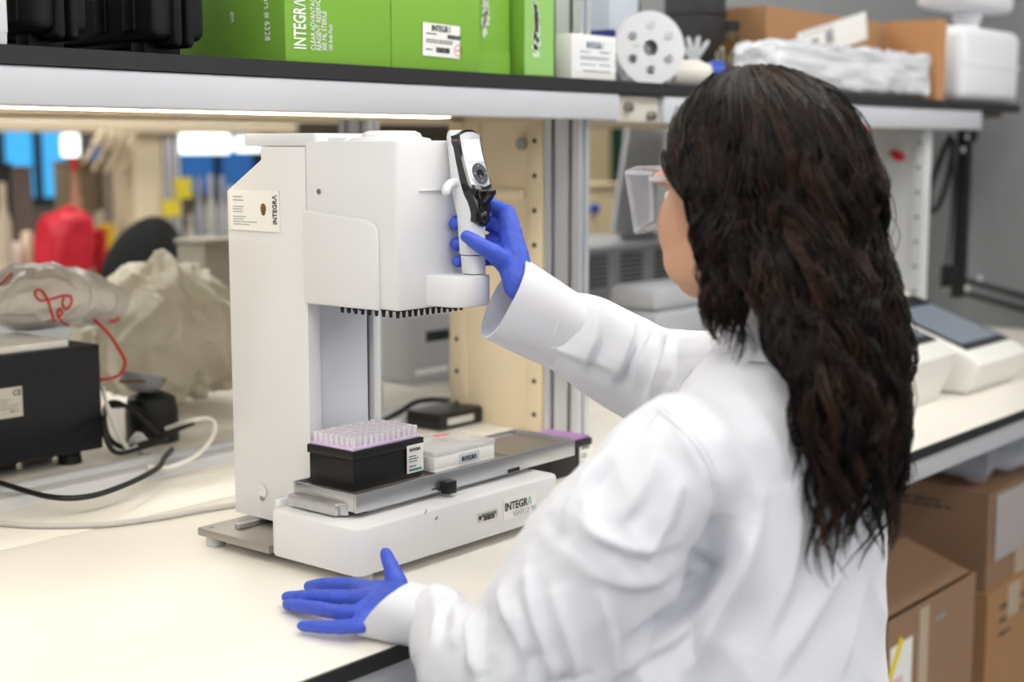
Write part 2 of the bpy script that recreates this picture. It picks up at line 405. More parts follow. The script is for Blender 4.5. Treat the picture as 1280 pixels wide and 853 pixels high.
# head
HX0, HX1, HY0, HY1, HZ0, HZ1 = 1.168, 1.302, 1.141, 1.2955, .314, .507
hd = obj('head', G().rbox(HX0, HX1, HY0, HY1, HZ0, HZ1, .006, .003), WHITE, mc)
hp = [(HY1, HZ0-.001), (HY1, .4255), (1.188, .4165), (1.176, .412), (1.170, .404), (1.1695, HZ0-.001)]
obj('side_panel', G().prism(hp, 'x', HX0-.0045, HX0+.001, .003, 3), WHITE, hd)
obj('top_dome', G().lathe([(.0, .5065), (.047, .5065), (.046, .5095), (.036, .5115), (.034, .5155), (.028, .5185), (.0, .519)], (HX0+.06, 1.208, 0), 36), WHITE, hd)
obj('top_ridge', G().box(HX0+.02, HX0+.1, 1.245, 1.29, .5065, .511, .002), WHITE, hd)
p = onx(399, 239.5, HX0); sk = obj('screw', G().cyl(p+Vector((-.0016, 0, 0)), p+Vector((.001, 0, 0)), .0032, n=14), SCREW, hd)
obj('recess_lip', G().box(HX0+.035, HX1-.05, HY0-.002, HY0+.001, .449, .4515, .0008), WHITE, hd)
tipm = None
for i in range(12):
    for j in ((0, 8) if 0 < i < 11 else range(9)):
        q = Vector((1.178+i*.0099, 1.152+j*.0115, .3045))
        if tipm is None: tipm = obj('tip_cone', G().cyl(q, q+Vector((0, 0, .0095)), .0018, .003, 8), BLACKP, hd, org=q)
        else: share('tip_cone', tipm, q, hd)
obj('tip_plate', G().box(HX0+.005, HX1-.005, HY0+.005, HY1-.01, .3125, .3139), BLACKP, hd)
# handle block on the front of the head
hb = [(1.214, HY0+.002), (1.2155, 1.112), (1.218, 1.102), (1.2225, 1.0955), (1.229, 1.091), (1.238, 1.088), (1.249, 1.0868), (1.259, 1.0878), (1.267, 1.0905), (1.273, 1.095), (1.2775, 1.1015), (1.280, 1.112), (1.281, HY0+.002)]
bl = obj('handle_block', G().prism(hb[::-1], 'z', .3165, .3525, .003), WHITE, mc)
# ------------------------------------------------------------------ handle (docked controller)
hz = .3535; hx, hy = 1.258, 1.106
hn = thing('handheld_controller', (hx, hy, hz), 'white and black handheld controller with lit screen docked on the machine', 'controller')
def sst(a, b, t): t = min(max((t-a)/(b-a), 0), 1); return t*t*(3-2*t)
def handle_section(t):
    """centre and half sizes (x, y) up the handle"""
    z = hz + t*.168
    lean = max(0, t-.40); k = sst(.35, .62, t)
    return Vector((hx + .0055*k, hy + .042*lean + .004*math.sin(t*3), z)), .0138 + .0075*k - .001*sst(.8, 1, t), .0142 + (.003*math.exp(-((t-.5)/.2)**2)) - .0035*sst(.55, .9, t)
def loft(sections, n=24, power=2.6):
    b = bmesh.new(); rings = []
    for c, a, bb in sections:
        r = []
        for k in range(n):
            th = 2*math.pi*k/n; cs, sn = math.cos(th), math.sin(th)
            r.append(b.verts.new(c + Vector((a*abs(cs)**(2/power)*(1 if cs > 0 else -1), bb*abs(sn)**(2/power)*(1 if sn > 0 else -1), 0))))
        rings.append(r)
    for p0, p1 in zip(rings, rings[1:]):
        for k in range(n): b.faces.new((p0[k], p0[(k+1) % n], p1[(k+1) % n], p1[k]))
    b.faces.new(rings[0][::-1]); b.faces.new(rings[-1]); bmesh.ops.recalc_face_normals(b, faces=b.faces[:])
    return b
g = G(); g._add(loft([handle_section(i/30) for i in range(4, 29)] + [(handle_section(.965)[0], .019, .009), (handle_section(.985)[0], .016, .006)]))
obj('grip', g, WHITE, hn)
g = G(); g._add(loft([(handle_section(0)[0], .0115, .0125), (handle_section(.01)[0], .0122, .0132), (handle_section(.125)[0], .0126, .0136)])); obj('collar', g, WHITE, hn)
obj('base_ring', G().cyl((hx, hy, .3527), (hx, hy, hz), .0118), BLACKP, hn)
# black face plate following the front (-Y) of the upper handle
def face_pt(t, u, off):
    c, a, bb = handle_section(t); c2, _, bb2 = handle_section(t+.02); tang = Vector((0, c2.y-bb2-(c.y-bb), c2.z-c.z)).normalized()
    nrm = Vector((0, -tang.z, tang.y))
    return c + Vector((u, -bb, 0)) + nrm*off, tang, nrm
def faceplate(t0, t1, half, off, depth, n=20, taper=None):
    b = bmesh.new(); rings = []
    for i in range(n+1):
        t = t0+(t1-t0)*i/n; e = min(1, math.sin(math.pi*min(max(i/n, .0), 1))*4+.35); hw = half*e*(taper(i/n) if taper else 1)
        row = []
        for u, o in ((-hw, -depth), (-hw, off*.5), (-hw*.85, off), (hw*.85, off), (hw, off*.5), (hw, -depth)):
            row.append(b.verts.new(face_pt(t, u, o)[0]))
        rings.append(row)
    for p0, p1 in zip(rings, rings[1:]):
        for k in range(5): b.faces.new((p0[k], p0[k+1], p1[k+1], p1[k]))
    b.faces.new(rings[0]); b.faces.new(rings[-1][::-1]); bmesh.ops.recalc_face_normals(b, faces=b.faces[:]); g = G(); return g._add(b)
fp = obj('face_plate', faceplate(.33, .985, .0205, .003, .009, taper=lambda q: .62+.38*sst(.1, .45, q)), GLOSSB, hn)
sp_ = obj('silver_panel', faceplate(.59, .968, .0185, .0042, .0008), M('silver_face', (206, 208, 214), .3, .2), fp)
def on_face(t, off): p, tg, nr = face_pt(t, 0, off); return p, tg, nr
p, tg, nr = on_face(.775, .0047)
obj('screen', G().card(p+X_*-.0128-tg*.002, X_, tg, .0256, .027, .0008), M('screen_lit', (250, 252, 255), .2, emit=.55), fp)
p, tg, nr = on_face(.675, .0045); R3 = Matrix((X_, tg, -nr)).transposed() if False else Matrix((X_, tg, X_.cross(tg))).transposed()
wh = obj('control_wheel', G().lathe([(0, 0), (.0148, 0), (.0148, .0012), (.0134, .0018), (.0132, .0012), (0, .0012)], p, 28, R3), M('silver_ring', (225, 227, 232), .25, .4), fp)
obj('wheel_pad', G().lathe([(0, .0013), (.0130, .0013), (.0125, .002), (0, .002)], p, 28, R3), M('wheel_dark', (62, 66, 76), .35), wh)
obj('wheel_button', G().lathe([(0, .002), (.0052, .002), (.005, .003), (0, .0032)], p, 20, R3), GLOSSB, wh)
for dx, dy in ((0, .0092), (0, -.0092), (.0092, 0), (-.0092, 0)):
    q = p+X_*dx+tg*dy+X_.cross(tg)*.0021; obj('wheel_mark', G().card(q-X_*.0008, X_, tg, .0016, .0007, .0002), PRINTW, wh)
p, tg, nr = on_face(.50, .003)
obj('trigger_seat', G().box(-.009, .009, -.004, .004, -.012, .012, .002, 2, None), GLOSSB, fp).location = p + nr*.001 - ORG[fp.name] - Vector((0, 0, .012))
obj('trigger', G().tube([p+nr*.001, p+nr*.007+tg*.001, p+nr*.012+tg*.004, p+nr*.0145+tg*.007], [.007, .0055, .005, .0062], 12).sphere(p+nr*.0145+tg*.007, .0064, 1.2, .7, .7), GLOSSB, fp)
p, tg, nr = on_face(.385, .003); obj('eject_button', G().sphere(p, .0068, 1, .55, 1.3), GLOSSB, fp)
# finger hook at the back of the handle
c, a, bb = handle_section(.6)
hk = smoothpath([c+Vector((-a+.003, .003, .004)), c+Vector((-a-.007, .002, .003)), c+Vector((-a-.014, .001, 0)), c+Vector((-a-.018, 0, -.005))], 5)
obj('finger_hook', G().tube(hk, [.0065-.0015*i/len(hk) for i in range(len(hk))], 10).sphere(hk[-1], .0052), WHITE, hn)
# ------------------------------------------------------------------ sliding tray, on the base
ty = thing('sliding_tray', (1.35, 1.24, .07), 'brushed steel sliding tray with raised rim on the machine base', 'tray')
tz0, tz1 = .0765, .0985; X0, X1, Y0, Y1 = 1.140, 1.560, 1.186, 1.2945
obj('deck', G().box(X0+.003, X1-.003, Y0+.003, Y1-.003, tz0, .094), STEELP, ty)
obj('front_wall', G().box(X0, X1, Y0, Y0+.004, tz0-.001, tz1, .001), STEEL, ty)
obj('rear_wall', G().box(X0, X1, Y1-.004, Y1, tz0, tz1+.001, .001), STEEL, ty)
obj('end_wall', G().box(X0, X0+.004, Y0+.004, Y1-.004, tz0, tz1, .001), STEEL, ty)
obj('end_wall', G().box(X1-.004, X1, Y0+.004, Y1-.004, tz0+.004, tz1+.001, .001), STEEL, ty)
obj('runner', G().box(X0+.03, X1-.10, Y0+.012, Y1-.03, .0689, .0762), STEEL, ty)
lip = [(Y1-.01, .0735), (Y1-.01, .0865), (1.212, .0865), (1.212, .0735)]
lp = G().prism([(X0, Y1-.004), (X0-.012, Y1-.004), (X0-.012, 1.209), (X0-.009, 1.2075), (X0-.006, 1.209), (X0-.004, 1.203), (X0, 1.199)], 'z', .0715, .0855, .0008)
obj('end_handle', lp, STEEL, ty)
for i, x in enumerate((1.288, 1.43)): obj('divider', G().box(x-.002, x+.002, Y0+.004, Y1-.004, .094, .0975), STEEL, ty)
p = ony(562, 609, Y0-.008)
obj('knob', G().box(p.x-.008, p.x+.008, Y0-.0135, Y0-.0002, p.z-.008, p.z+.008, .0015), BLACKP, ty)
obj('knob_slot', G().box(p.x-.024, p.x-.006, Y0-.0006, Y0+.001, p.z-.001, p.z+.0005), DARK, ty)
p = ony(642, 586, Y0); obj('wall_notch', G().box(p.x-.012, p.x+.012, Y0-.0006, Y0+.001, .0758, .0805), DARK, ty)
# marks and badge on the base front
FY = 1.150 - .0005
bp = ony(631, 641, FY); bg = obj('badge', G().card((bp.x-.003, FY, .0285), X_, Z_, .066, .027, .0005), LABELW, base)
logo(.0145, (bp.x-.001, FY-.0006, .0405), X_, Z_, bg); text('VIAFLO 96', .0112, (bp.x+.015, FY-.0006, .0305), X_, Z_, M('ink_pale', (186, 190, 196), .6), bg, squeeze=.92)
sp2 = ony(597, 642, FY); sl_ = obj('serial_plate', G().card((sp2.x, FY, .036), X_, Z_, .038, .0115, .0005), M('plate_beige', (205, 197, 188), .5), base)
gb = G(); bars(gb, (sp2.x+.011, FY-.0005, .0365), X_, Z_, .02, .006, 16); lines(gb, (sp2.x+.007, FY-.0005, .0438), X_, Z_, [.028, .028], .0012, .002); gb.card((sp2.x+.002, FY-.0005, .039), X_, Z_, .004, .005, .0003); obj('print', gb, INKD, sl_)
for (xa, ya), (xb, yb) in (((533, 637), (531, 643)), ((547, 646), (544, 650))):
    a, b = ony(xa, ya, FY), ony(xb, yb, FY); obj('scratch', G().tube([a, (a+b)/2+Vector((.0006, 0, 0)), b], .0005, 5), INKD, base)
# visiting card pinned on the tower
ca, cb, cc = onx(287, 237, TX0-.0008), onx(349, 237, TX0-.0008), onx(288, 287, TX0-.0008)
cw, chh = abs(ca.y-cb.y), ca.z-cc.z
vc = thing('visiting_card', (TX0, cb.y, cc.z), 'white printed card stuck on the side of the machine tower', 'card')
card = obj('card', G().card((TX0-.0006, ca.y, cc.z), -Y_, Z_, cw, chh, .0008), LABELW, vc)
gl = G(); lines(gl, (TX0-.0016, ca.y-.007, ca.z-.009), -Y_, Z_, [.018, .02], .0011, .0042); lines(gl, (TX0-.0016, ca.y-.007, ca.z-.021), -Y_, Z_, [.02, .017, .018], .0009, .0032, seed=4); lines(gl, (TX0-.0016, ca.y-.007, ca.z-.0335), -Y_, Z_, [.024, .02, .045, .03], .0009, .0032, seed=5)
obj('print', gl, INKG, card)
text('INTEGRΛ', .0105, (TX0-.0016, cb.y+.0045, cc.z+.009), Z_, Y_, INKD, card, bold=.008, squeeze=.82)
e = onx(329, 262, TX0-.0016); BRON = M('emblem_brown', (120, 84, 50), .5, var=.4, vscale=300)
em = G().sphere(e+Vector((0, 0, .001)), .0052, .12, 1, 1.25).sphere(e+Vector((0, 0, -.004)), .0036, .2, 1.1, 1); obj('emblem', em, BRON, card)

# ------------------------------------------------------------------ things on the tray
LILAC = M('tip_lilac', (222, 198, 232), .4); TIP = M('tip_clear', (244, 238, 247), .25, alpha=.75)
def tip_rack(x0, x1, y0, y1, z0, h, label, tips=True):
    r = thing('tip_rack', ((x0+x1)/2, (y0+y1)/2, z0), label, 'tip rack', 'pipette tip racks')
    b = G().box(x0+.002, x1-.002, y0+.002, y1-.002, z0, z0+h*.78, .0015)
    obj('box', b, BLACKP, r); obj('collar', G().box(x0, x1, y0, y1, z0+h*.78+.0003, z0+h, .0012), BLACKP, r)
    obj('tip_plate', G().box(x0+.003, x1-.003, y0+.003, y1-.003, z0+h, z0+h+.0035, .0008), LILAC if tips else M('lilac_plate', (176, 130, 196), .4), r)
    if tips:
        t0 = None
        for i in range(12):
            for j in range(8):
                q = Vector((x0+.009+i*(x1-x0-.018)/11, y0+.008+j*(y1-y0-.016)/7, z0+h+.0036))
                if t0 is None: t0 = obj('tip', G().tube([q, q+Vector((0, 0, .0115)), q+Vector((0, 0, .0117))], [.0034, .0037, .0028], 8), TIP, r, org=q)
                else: share('tip', t0, q, r)
    lb = obj('label', G().card((x1-.031, y0+.0015 if not tips else y0-.0003, z0+h*.14), X_, Z_, .029, h*.72, .0006), LABELW, r)
    yf = y0-.0011 if tips else y0+.0007
    text('INTEGRΛ', .0055, (x1-.027, yf, z0+h*.70), X_, Z_, INKD, lb, squeeze=.85)
    gl = G(); lines(gl, (x1-.028, yf, z0+h*.56), X_, Z_, [.012, .016, .014], .0011, .0032); lines(gl, (x1-.028, yf, z0+h*.3), X_, Z_, [.012], .0012, .003); obj('print', gl, INKD, lb)
    obj('print', G().card((x1-.028, yf, z0+h*.19), X_, Z_, .022, .0028, .0003), INKT, lb)
    return r
tip_rack(1.1575, 1.2795, 1.2085, 1.2885, .0942, .0485, 'black tip rack with rows of clear lilac tips at the tray end')
tip_rack(1.665, 1.770, 1.312, 1.395, 0, .052, 'black tip box with purple top on the bench behind the tray', tips=False)
CLEARW = M('clear_plastic', (244, 244, 246), .12, alpha=.38); RESW = M('reservoir_white', (246, 245, 244), .3)
rs = thing('reagent_reservoir', (1.355, 1.25, .0942), 'clear lidded white reagent reservoir beside the tip rack on the tray', 'reservoir')
x0, x1, y0, y1 = 1.296, 1.412, 1.2065, 1.287
obj('tub', G().box(x0, x1, y0, y0+.003, .0975, .1125, .001).box(x0, x1, y1-.003, y1, .0975, .1125, .001).box(x0, x0+.003, y0+.003, y1-.003, .0975, .1125, .001).box(x1-.003, x1, y0+.003, y1-.003, .0975, .1125, .001).box(x0, x1, y0, y1, .0942, .0975), RESW, rs)
for i in range(7): obj('rib', G().prism([(x0+.012+i*.0135, .0976), (x0+.019+i*.0135, .106), (x0+.0255+i*.0135, .0976)], 'y', y0+.006, y1-.006), RESW, rs)
obj('lid', G().box(x0-.001, x1+.001, y0-.001, y1+.001, .113, .1205, .0015), CLEARW, rs)
lb = obj('label', G().card((x0+.046, y0-.0009, .098), X_, Z_, .038, .0125, .0006), M('label_blue_white', (214, 220, 232), .5), rs)
text('INTEGRΛ', .0085, (x0+.0495, y0-.0017, .1008), X_, Z_, INKD, lb, squeeze=.82, bold=.012)
obj('pink_sticker', G().card((x0+.075, y1-.022, .1207), X_, Y_, .02, .014, .0004), M('pink', (236, 150, 140), .5), rs)
# ------------------------------------------------------------------ on the shelf
SZ = .6104; SY = 1.446
def xs(px, y=SY): return ony(px, 70, y).x
# two black moulded cases
RIB = M('case_black', (24, 24, 26), .35, var=.15, bump=.15, bscale=150)
def hard_case(x0, x1, y0, y1, z0, z1, label):
    c = thing('equipment_case', ((x0+x1)/2, (y0+y1)/2, z0), label, 'case', 'black equipment cases')
    m = (x0+x1)/2
    for a, b in ((x0, m-.003), (m+.003, x1)):
        sh = obj('shell', G().box(a, b, y0+.012, y1, z0+.018, z1, .014, 4), RIB, c)
    obj('seam_band', G().box(m-.014, m-.0035, y0+.004, y1+.004, z0+.01, z1+.004, .008, 3).box(m+.0035, m+.014, y0+.004, y1+.004, z0+.01, z1+.004, .008, 3), RIB, c)
    for y in (y0+.05, y1-.06):
        obj('foot', G().box(x0+.012, x1-.012, y, y+.03, z0, z0+.022, .004), RIB, c)
    obj('latch', G().box(m-.02, m+.02, y0, y0+.013, z0+.09, z0+.14, .004), RIB, c)
    for k in range(3): obj('rib', G().box(x0-.003, x0+.006, y0+.05+k*.06, y0+.075+k*.06, z0+.03, z1-.02, .003), RIB, c)
    return c
hard_case(xs(60), xs(128), 1.452, 1.75, SZ, .86, 'black ribbed equipment case next to the white carton corner')
hard_case(xs(206), xs(272), 1.452, 1.75, SZ, .86, 'black ribbed equipment case pushed against the first green carton')
wc = obj('white_carton', G().box(xs(12)-.16, xs(12), 1.448, 1.7, SZ+.0, .83, .002).box(xs(12)-.165, xs(12)+.0005, 1.447, 1.47, SZ+.012, .83, .002), M('carton_white', (226, 226, 228), .6, var=.04)); tag(wc, 'white carton corner beside the black cases on the shelf', 'box')

def carton(x0, x1, y0, y1, z1, label, mat=GREEN, nm='green_carton', group='green cartons on the shelf'):
    c = thing(nm, ((x0+x1)/2, (y0+y1)/2, SZ), label, 'carton', group)
    b = obj('body', G().box(x0, x1, y0, y1, SZ, z1, .0015), mat, c)
    obj('flap_seam', G().box(x0-.0003, x1+.0003, (y0+y1)/2-.001, (y0+y1)/2+.001, z1, z1+.0006), mat, c)
    return c, b
x1a, x1b = xs(357), xs(489)
c1, b1 = carton(x1a, x1b, SY, 1.70, .84, 'large green carton with white vertical lettering and part number')
yy = x1b  # lettering, reading upwards on the front, downwards on the side
FYc = SY-.0006
def colx(px): return xs(px)
logo(.030, (xs(382), FYc, .6265), Z_, -X_, b1, PRINTW, squeeze=.52, bold=.016)
for px, t, sz, bo in ((394, 'CLEAR ADVANTAGE', .0118, 0), (401, 'REAGENT RESERVOIRS', .0118, 0), (408, '300 ML STERILE', .0118, 0), (415, '100 Bulk Pack', .0095, 0)):
    text(t, sz, (xs(px), FYc, .6265), Z_, -X_, PRINTW, b1, bold=bo, squeeze=.66)
pp = onx(331, 4, x1a)
text('Part # 6328', .0145, (x1a-.0006, pp.y, onx(331, 55, x1a).z+.066), -Z_, -Y_, PRINTW, b1, bold=.006, squeeze=.9)
pq = onx(286, 8, x1a); text('on', .014, (x1a-.0006, pq.y-.004, .6795), -Z_, -Y_, PRINTW, b1)
x2b = xs(600)
c2, b2 = carton(x1b+.002, x2b, SY+.001, 1.66, .80, 'green carton bearing a white stock label with barcode and round red stamp')
la, lb_ = ony(530, 20, SY), ony(527, 69, SY); lw = xs(575)-xs(529)
ux = Vector((1, 0, -.02)); uy = Vector((.02, 0, 1)); o = Vector((xs(528), SY-.0002, lb_.z))
lab = obj('label', G().card(o, ux, uy, lw, .047, .0005), LABELW, b2)
oo = o + Vector((0, -.0008, 0))
logo(.0125, oo+ux*.018+uy*.036, ux, uy, lab, squeeze=.8)
gl = G(); lines(gl, oo+ux*.007+uy*.031, ux, uy, [.022], .0016, .003); lines(gl, oo+ux*.007+uy*.0225, ux, uy, [.058, .055], .0014, .0032); bars(gl, oo+ux*.052+uy*.027, ux, uy, .03, .006, 20); bars(gl, oo+ux*.028+uy*.006, ux, uy, .028, .0075, 20, seed=3); lines(gl, oo+ux*.006+uy*.0085, ux, uy, [.014], .0016, .003)
obj('print', gl, INKD, lab)
ring = flat_holes(circ(0, 0, .0085, 28), [circ(0, 0, .0077, 28)], .0004, Matrix.Translation(oo+ux*.076+uy*.0115) @ Matrix((X_, Z_, -Y_)).transposed().to_4x4())
mesh_obj('stamp', ring, INKR, lab); gl = G(); lines(gl, oo+ux*.0705+uy*.011, ux, uy, [.011], .0014, .002); obj('print', gl, INKR, lab)
x3b = xs(636, 1.47)
c3, b3 = carton(x2b+.002, x3b, 1.468, 1.66, .80, 'narrow green carton set back between two larger cartons')
obj('lower_flap', G().box(x2b+.003, x3b-.001, 1.4665, 1.4682, SZ+.001, .645), GREEN, c3)
def floral(cx, cz, n, spread, y, parent, x_off=0):
    g = G(); rr = random.Random(5+int(cx*100))
    for i in range(n):
        t = i/n; a = rr.uniform(0, 6.28); r = spread*(.3+.7*rr.random())*(1-.55*t)
        p = Vector((cx + .018*t - .02*t*t + r*math.cos(a)*.55, y, cz + .075*t + r*math.sin(a)))
        s = rr.uniform(.0012, .0026)
        for k in range(3):
            ang = a+k*2.1; q = p+Vector((math.cos(ang)*s, 0, math.sin(ang)*s))
            g.prism([(q.x+s*.9*math.cos(2*math.pi*j/6), q.z+s*.9*math.sin(2*math.pi*j/6)) for j in range(6)], 'y', y-.0004, y)
    return obj('print', g, PRINTW, parent)
floral(xs(604, 1.468), .675, 60, .014, 1.4664, b3)
x4a, x4b = xs(655), xs(692)
c4, b4 = carton(x4a, x4b, SY, 1.50, .80, 'green carton with white flower print beside the small white box', GREEN)
obj('front_sheet', G().box(x4a+.0005, x4b-.0005, SY-.0008, SY, SZ+.001, .799), GREENL, b4)
floral(xs(668), .65, 120, .016, SY-.001, b4)
# small white box
wx0, wx1 = xs(713), xs(768)
wb = thing('white_box', ((wx0+wx1)/2, 1.46, SZ), 'small white printed box at the end of the green cartons', 'box')
wbb = obj('body', G().box(wx0, wx1, 1.443, 1.4775, SZ, .682, .0012), LABELW, wb)
wl = obj('label', G().card((wx0+.006, 1.4428, SZ+.012), X_, Z_, wx1-wx0-.012, .052, .0004), M('label_pale', (232, 234, 238), .5), wbb)
logo(.0145, (wx0+.038, 1.442, SZ+.05), X_, Z_, wl, M('ink_blue_grey', (110, 126, 150), .6), squeeze=.8)
gl = G(); lines(gl, (wx0+.022, 1.442, SZ+.043), X_, Z_, [.025], .0016, .003); lines(gl, (wx0+.075, 1.442, SZ+.043), X_, Z_, [.028], .0024, .003, seed=8); lines(gl, (wx0+.022, 1.442, SZ+.035), X_, Z_, [.08, .075], .0014, .0035); lines(gl, (wx0+.022, 1.442, SZ+.0225), X_, Z_, [.04], .0016, .003); lines(gl, (wx0+.075, 1.442, SZ+.0225), X_, Z_, [.028], .0024, .003, seed=9)
lines(gl, (wx0+.03, 1.442, SZ+.012), X_, Z_, [.075], .002, .003, seed=12); obj('print', gl, INKG, wl)
# blue and white bottle behind, reel, tubes, capped bottle, amber bottle
bx_ = ony(752, 30, 1.60); bb = thing('binder_box', (bx_.x, 1.6, SZ), 'pale box with dark blue band behind the white reel', 'box')
obj('body', G().box(bx_.x-.03, bx_.x+.06, 1.56, 1.66, SZ, .80, .003), M('box_pale_blue', (196, 204, 216), .5), bb)
obj('band', G().box(bx_.x-.031, bx_.x+.061, 1.559, 1.661, .685, .71, .001), M('band_blue', (30, 44, 120), .5), bb)
REELW = M('reel_white', (222, 222, 226), .45)
def reel():
    c = ony(813, 50, 1.50); R = .066; c.z = SZ + R
    rl = thing('cable_reel', (c.x, c.y, SZ), 'white round reel with circular holes standing on the shelf', 'reel')
    nrm = Vector((-.55, -.83, .06)).normalized(); ux = Vector((0, 0, 1)).cross(nrm).normalized(); uy = nrm.cross(ux)
    mt = Matrix((ux, uy, nrm)).transposed().to_4x4(); mt.translation = c
    holes = [circ(0, 0, .0145, 24)] + [circ(.040*math.cos(a), .040*math.sin(a), .0085, 16) for a in [math.radians(60*k+30) for k in range(6)]]
    for off in (0, -.035):
        m2 = mt.copy(); m2.translation = c + nrm*off
        mesh_obj('flange', flat_holes(circ(0, 0, R, 48), [h[:] for h in holes], .003, m2), REELW, rl)
    g = G(); g.tube([c-nrm*.0015, c-nrm*.0335], .021, 24, cap=False); obj('hub', g, M('hub_grey', (150, 152, 156), .4), rl)
    gl = G(); lines(gl, c+nrm*.0018-ux*.034+uy*.004, ux*1, (uy+ux*.3), [.016, .014], .0012, .003); obj('print', gl, M('ink_green', (120, 180, 120), .6), rl)
reel()
c = ony(868, 40, 1.56); tr = thing('clear_tube_fan', (c.x, c.y, SZ), 'clear plastic fork of small tubes beside the white reel', 'tubes')
CL2 = M('clear_soft', (232, 236, 238), .15, alpha=.55)
for k, a in enumerate((-40, -15, 10, 35)):
    d = Vector((math.sin(math.radians(a))*.64, -math.sin(math.radians(a))*.768, math.cos(math.radians(a))))
    q = Vector((c.x, c.y, .665)); obj('tube', G().tube([q, q+d*.02, q+d*.045, q+d*.05], [.004, .006, .005, .002], 10), CL2, tr)
obj('stem', G().cyl((c.x, c.y, SZ), (c.x, c.y, .668), .010, .008), CL2, tr)
obj('clip_arm', G().box(c.x-.05, c.x+.004, c.y-.004, c.y+.004, .632, .642, .002), CL2, tr)
c = ony(893, 54, 1.475); c.z = SZ+.0265; ax = Vector((.75, -.62, .02)).normalized()
cb_ = thing('capped_bottle', (c.x, c.y, SZ), 'white bottle lying on its side with a bright blue cap', 'bottle')
q0 = c - ax*.012
obj('bottle', G().tube([q0-ax*.075, q0-ax*.07, q0-ax*.018, q0-ax*.006, q0+ax*.004], [.02, .0262, .0262, .02, .018], 24), M('bottle_white', (228, 224, 216), .4), cb_)
obj('cap', G().tube([q0+ax*.0045, q0+ax*.006, q0+ax*.026, q0+ax*.028], [.020, .0235, .0235, .021], 28), M('cap_blue', (36, 78, 190), .4), cb_)
c = ony(915, 40, 1.62); ab = thing('amber_bottle', (c.x, c.y, SZ), 'dark amber glass bottle behind the blue-capped bottle', 'bottle')
obj('glass', G().lathe([(0, 0), (.036, 0), (.038, .004), (.038, .085), (.03, .1), (.014, .112), (.013, .13), (0, .13)], (c.x, c.y, SZ), 24), M('amber', (74, 54, 14), .15, coat=.3), ab)
obj('cap', G().cyl((c.x, c.y, SZ+.131), (c.x, c.y, SZ+.15), .016), BLACKP, ab)
# open cardboard boxes, film pack, jugs at the far end of the shelf
def cyl_x(px, y): return ony(px, 60, y).x
bx0, bx1 = ony(957, 60, 1.60).x, ony(1140, 60, 1.60).x
cd = thing('cardboard_box', ((bx0+bx1)/2, 1.7, SZ), 'brown cardboard box standing open on the shelf behind the film pack', 'box', 'cardboard boxes')
obj('front_panel', G().box(bx0, bx1, 1.60, 1.604, SZ, .80), CARD, cd); obj('rear_panel', G().box(bx0, bx1, 1.78, 1.784, SZ, .80), CARD, cd)
obj('side_panel', G().box(bx0, bx0+.004, 1.604, 1.78, SZ, .80), CARD, cd); obj('side_panel', G().box(bx1-.004, bx1, 1.604, 1.78, SZ, .80), CARD, cd); obj('bottom_panel', G().box(bx0+.004, bx1-.004, 1.604, 1.78, SZ, SZ+.004), CARD, cd)
c = ony(1140, 60, 1.47); fl = obj('cardboard_sheet', G().box(c.x+.10, c.x+.106, 1.452, 1.58, SZ, .80).box(c.x+.106, c.x+.15, 1.452, 1.456, SZ, .80), M('cardboard_warm', (188, 136, 92), .8, var=.08, bump=.1, bscale=120)); tag(fl, 'folded brown cardboard sheet upright beside the white jug', 'cardboard')
c0, c1_ = ony(1003, 50, 1.59), ony(1088, 22, 1.59)
ps = thing('shipping_paper', (c0.x, 1.585, c0.z-.04), 'tilted white paper with barcode leaning on the brown box', 'paper')
ux = Vector((c1_.x-c0.x, 0, c1_.z-c0.z)).normalized(); uy = Vector((-ux.z, 0, ux.x)); o = Vector((c0.x, 1.597, c0.z-.05))
sh = obj('sheet', G().card(o, ux, uy, (c1_-c0).length, .065, .0015), LABELW, ps)
gl = G(); bars(gl, o+Vector((0, -.002, 0))+ux*.06+uy*.012, ux, uy, .035, .03, 8); bars(gl, o+Vector((0, -.002, 0))+ux*.13+uy*.02, ux, uy, .035, .03, 8, seed=4); lines(gl, o+Vector((0, -.002, 0))+ux*.02+uy*.055, ux, uy, [.15], .002, .003); obj('print', gl, INKG, sh)
def crumple(name, bm, amp, sc, mat, parent=None, seed=0, ridged=True, smooth=True):
    for v in bm.verts:
        p = v.co*sc + Vector((seed*3.1, seed*1.7, seed*.9)); n = v.normal
        d = 0
        for k, a in ((1, 1), (2.1, .5), (4.3, .25)):
            q = noise.noise(p*k); d += a*((.35-abs(q)) if ridged else q)
        v.co += n*d*amp
    g = G(); g.bm.free(); g.bm = bm; return obj(name, g, mat, parent, smooth, ang=60)
def grid_box(x0, x1, y0, y1, z0, z1, cuts=12, r=.25):
    b = bmesh.new(); bmesh.ops.create_cube(b, size=2); bmesh.ops.subdivide_edges(b, edges=b.edges[:], cuts=cuts, use_grid_fill=True)
    for v in b.verts:
        p = v.co.copy(); s = p.normalized()*1.25
        q = p.lerp(Vector((max(-1, min(1, s.x)), max(-1, min(1, s.y)), max(-1, min(1, s.z)))), r)
        v.co = Vector(((x0+x1)/2+q.x*(x1-x0)/2, (y0+y1)/2+q.y*(y1-y0)/2, (z0+z1)/2+q.z*(z1-z0)/2))
    b.normal_update(); return b
FILM = M('film_white', (232, 234, 240), .22, alpha=.8, bump=.3, bscale=40)
fx0, fx1 = ony(945, 90, 1.50).x, ony(1142, 90, 1.50).x
fp_ = crumple('film_pack', grid_box(fx0, fx1, 1.458, 1.562, SZ+.014, .708, 22), .026, 16, FILM, None, 3); tag(fp_, 'crumpled clear film pack of labware on the far shelf', 'pack')
JUG = M('jug_white', (232, 233, 238), .4, var=.02)
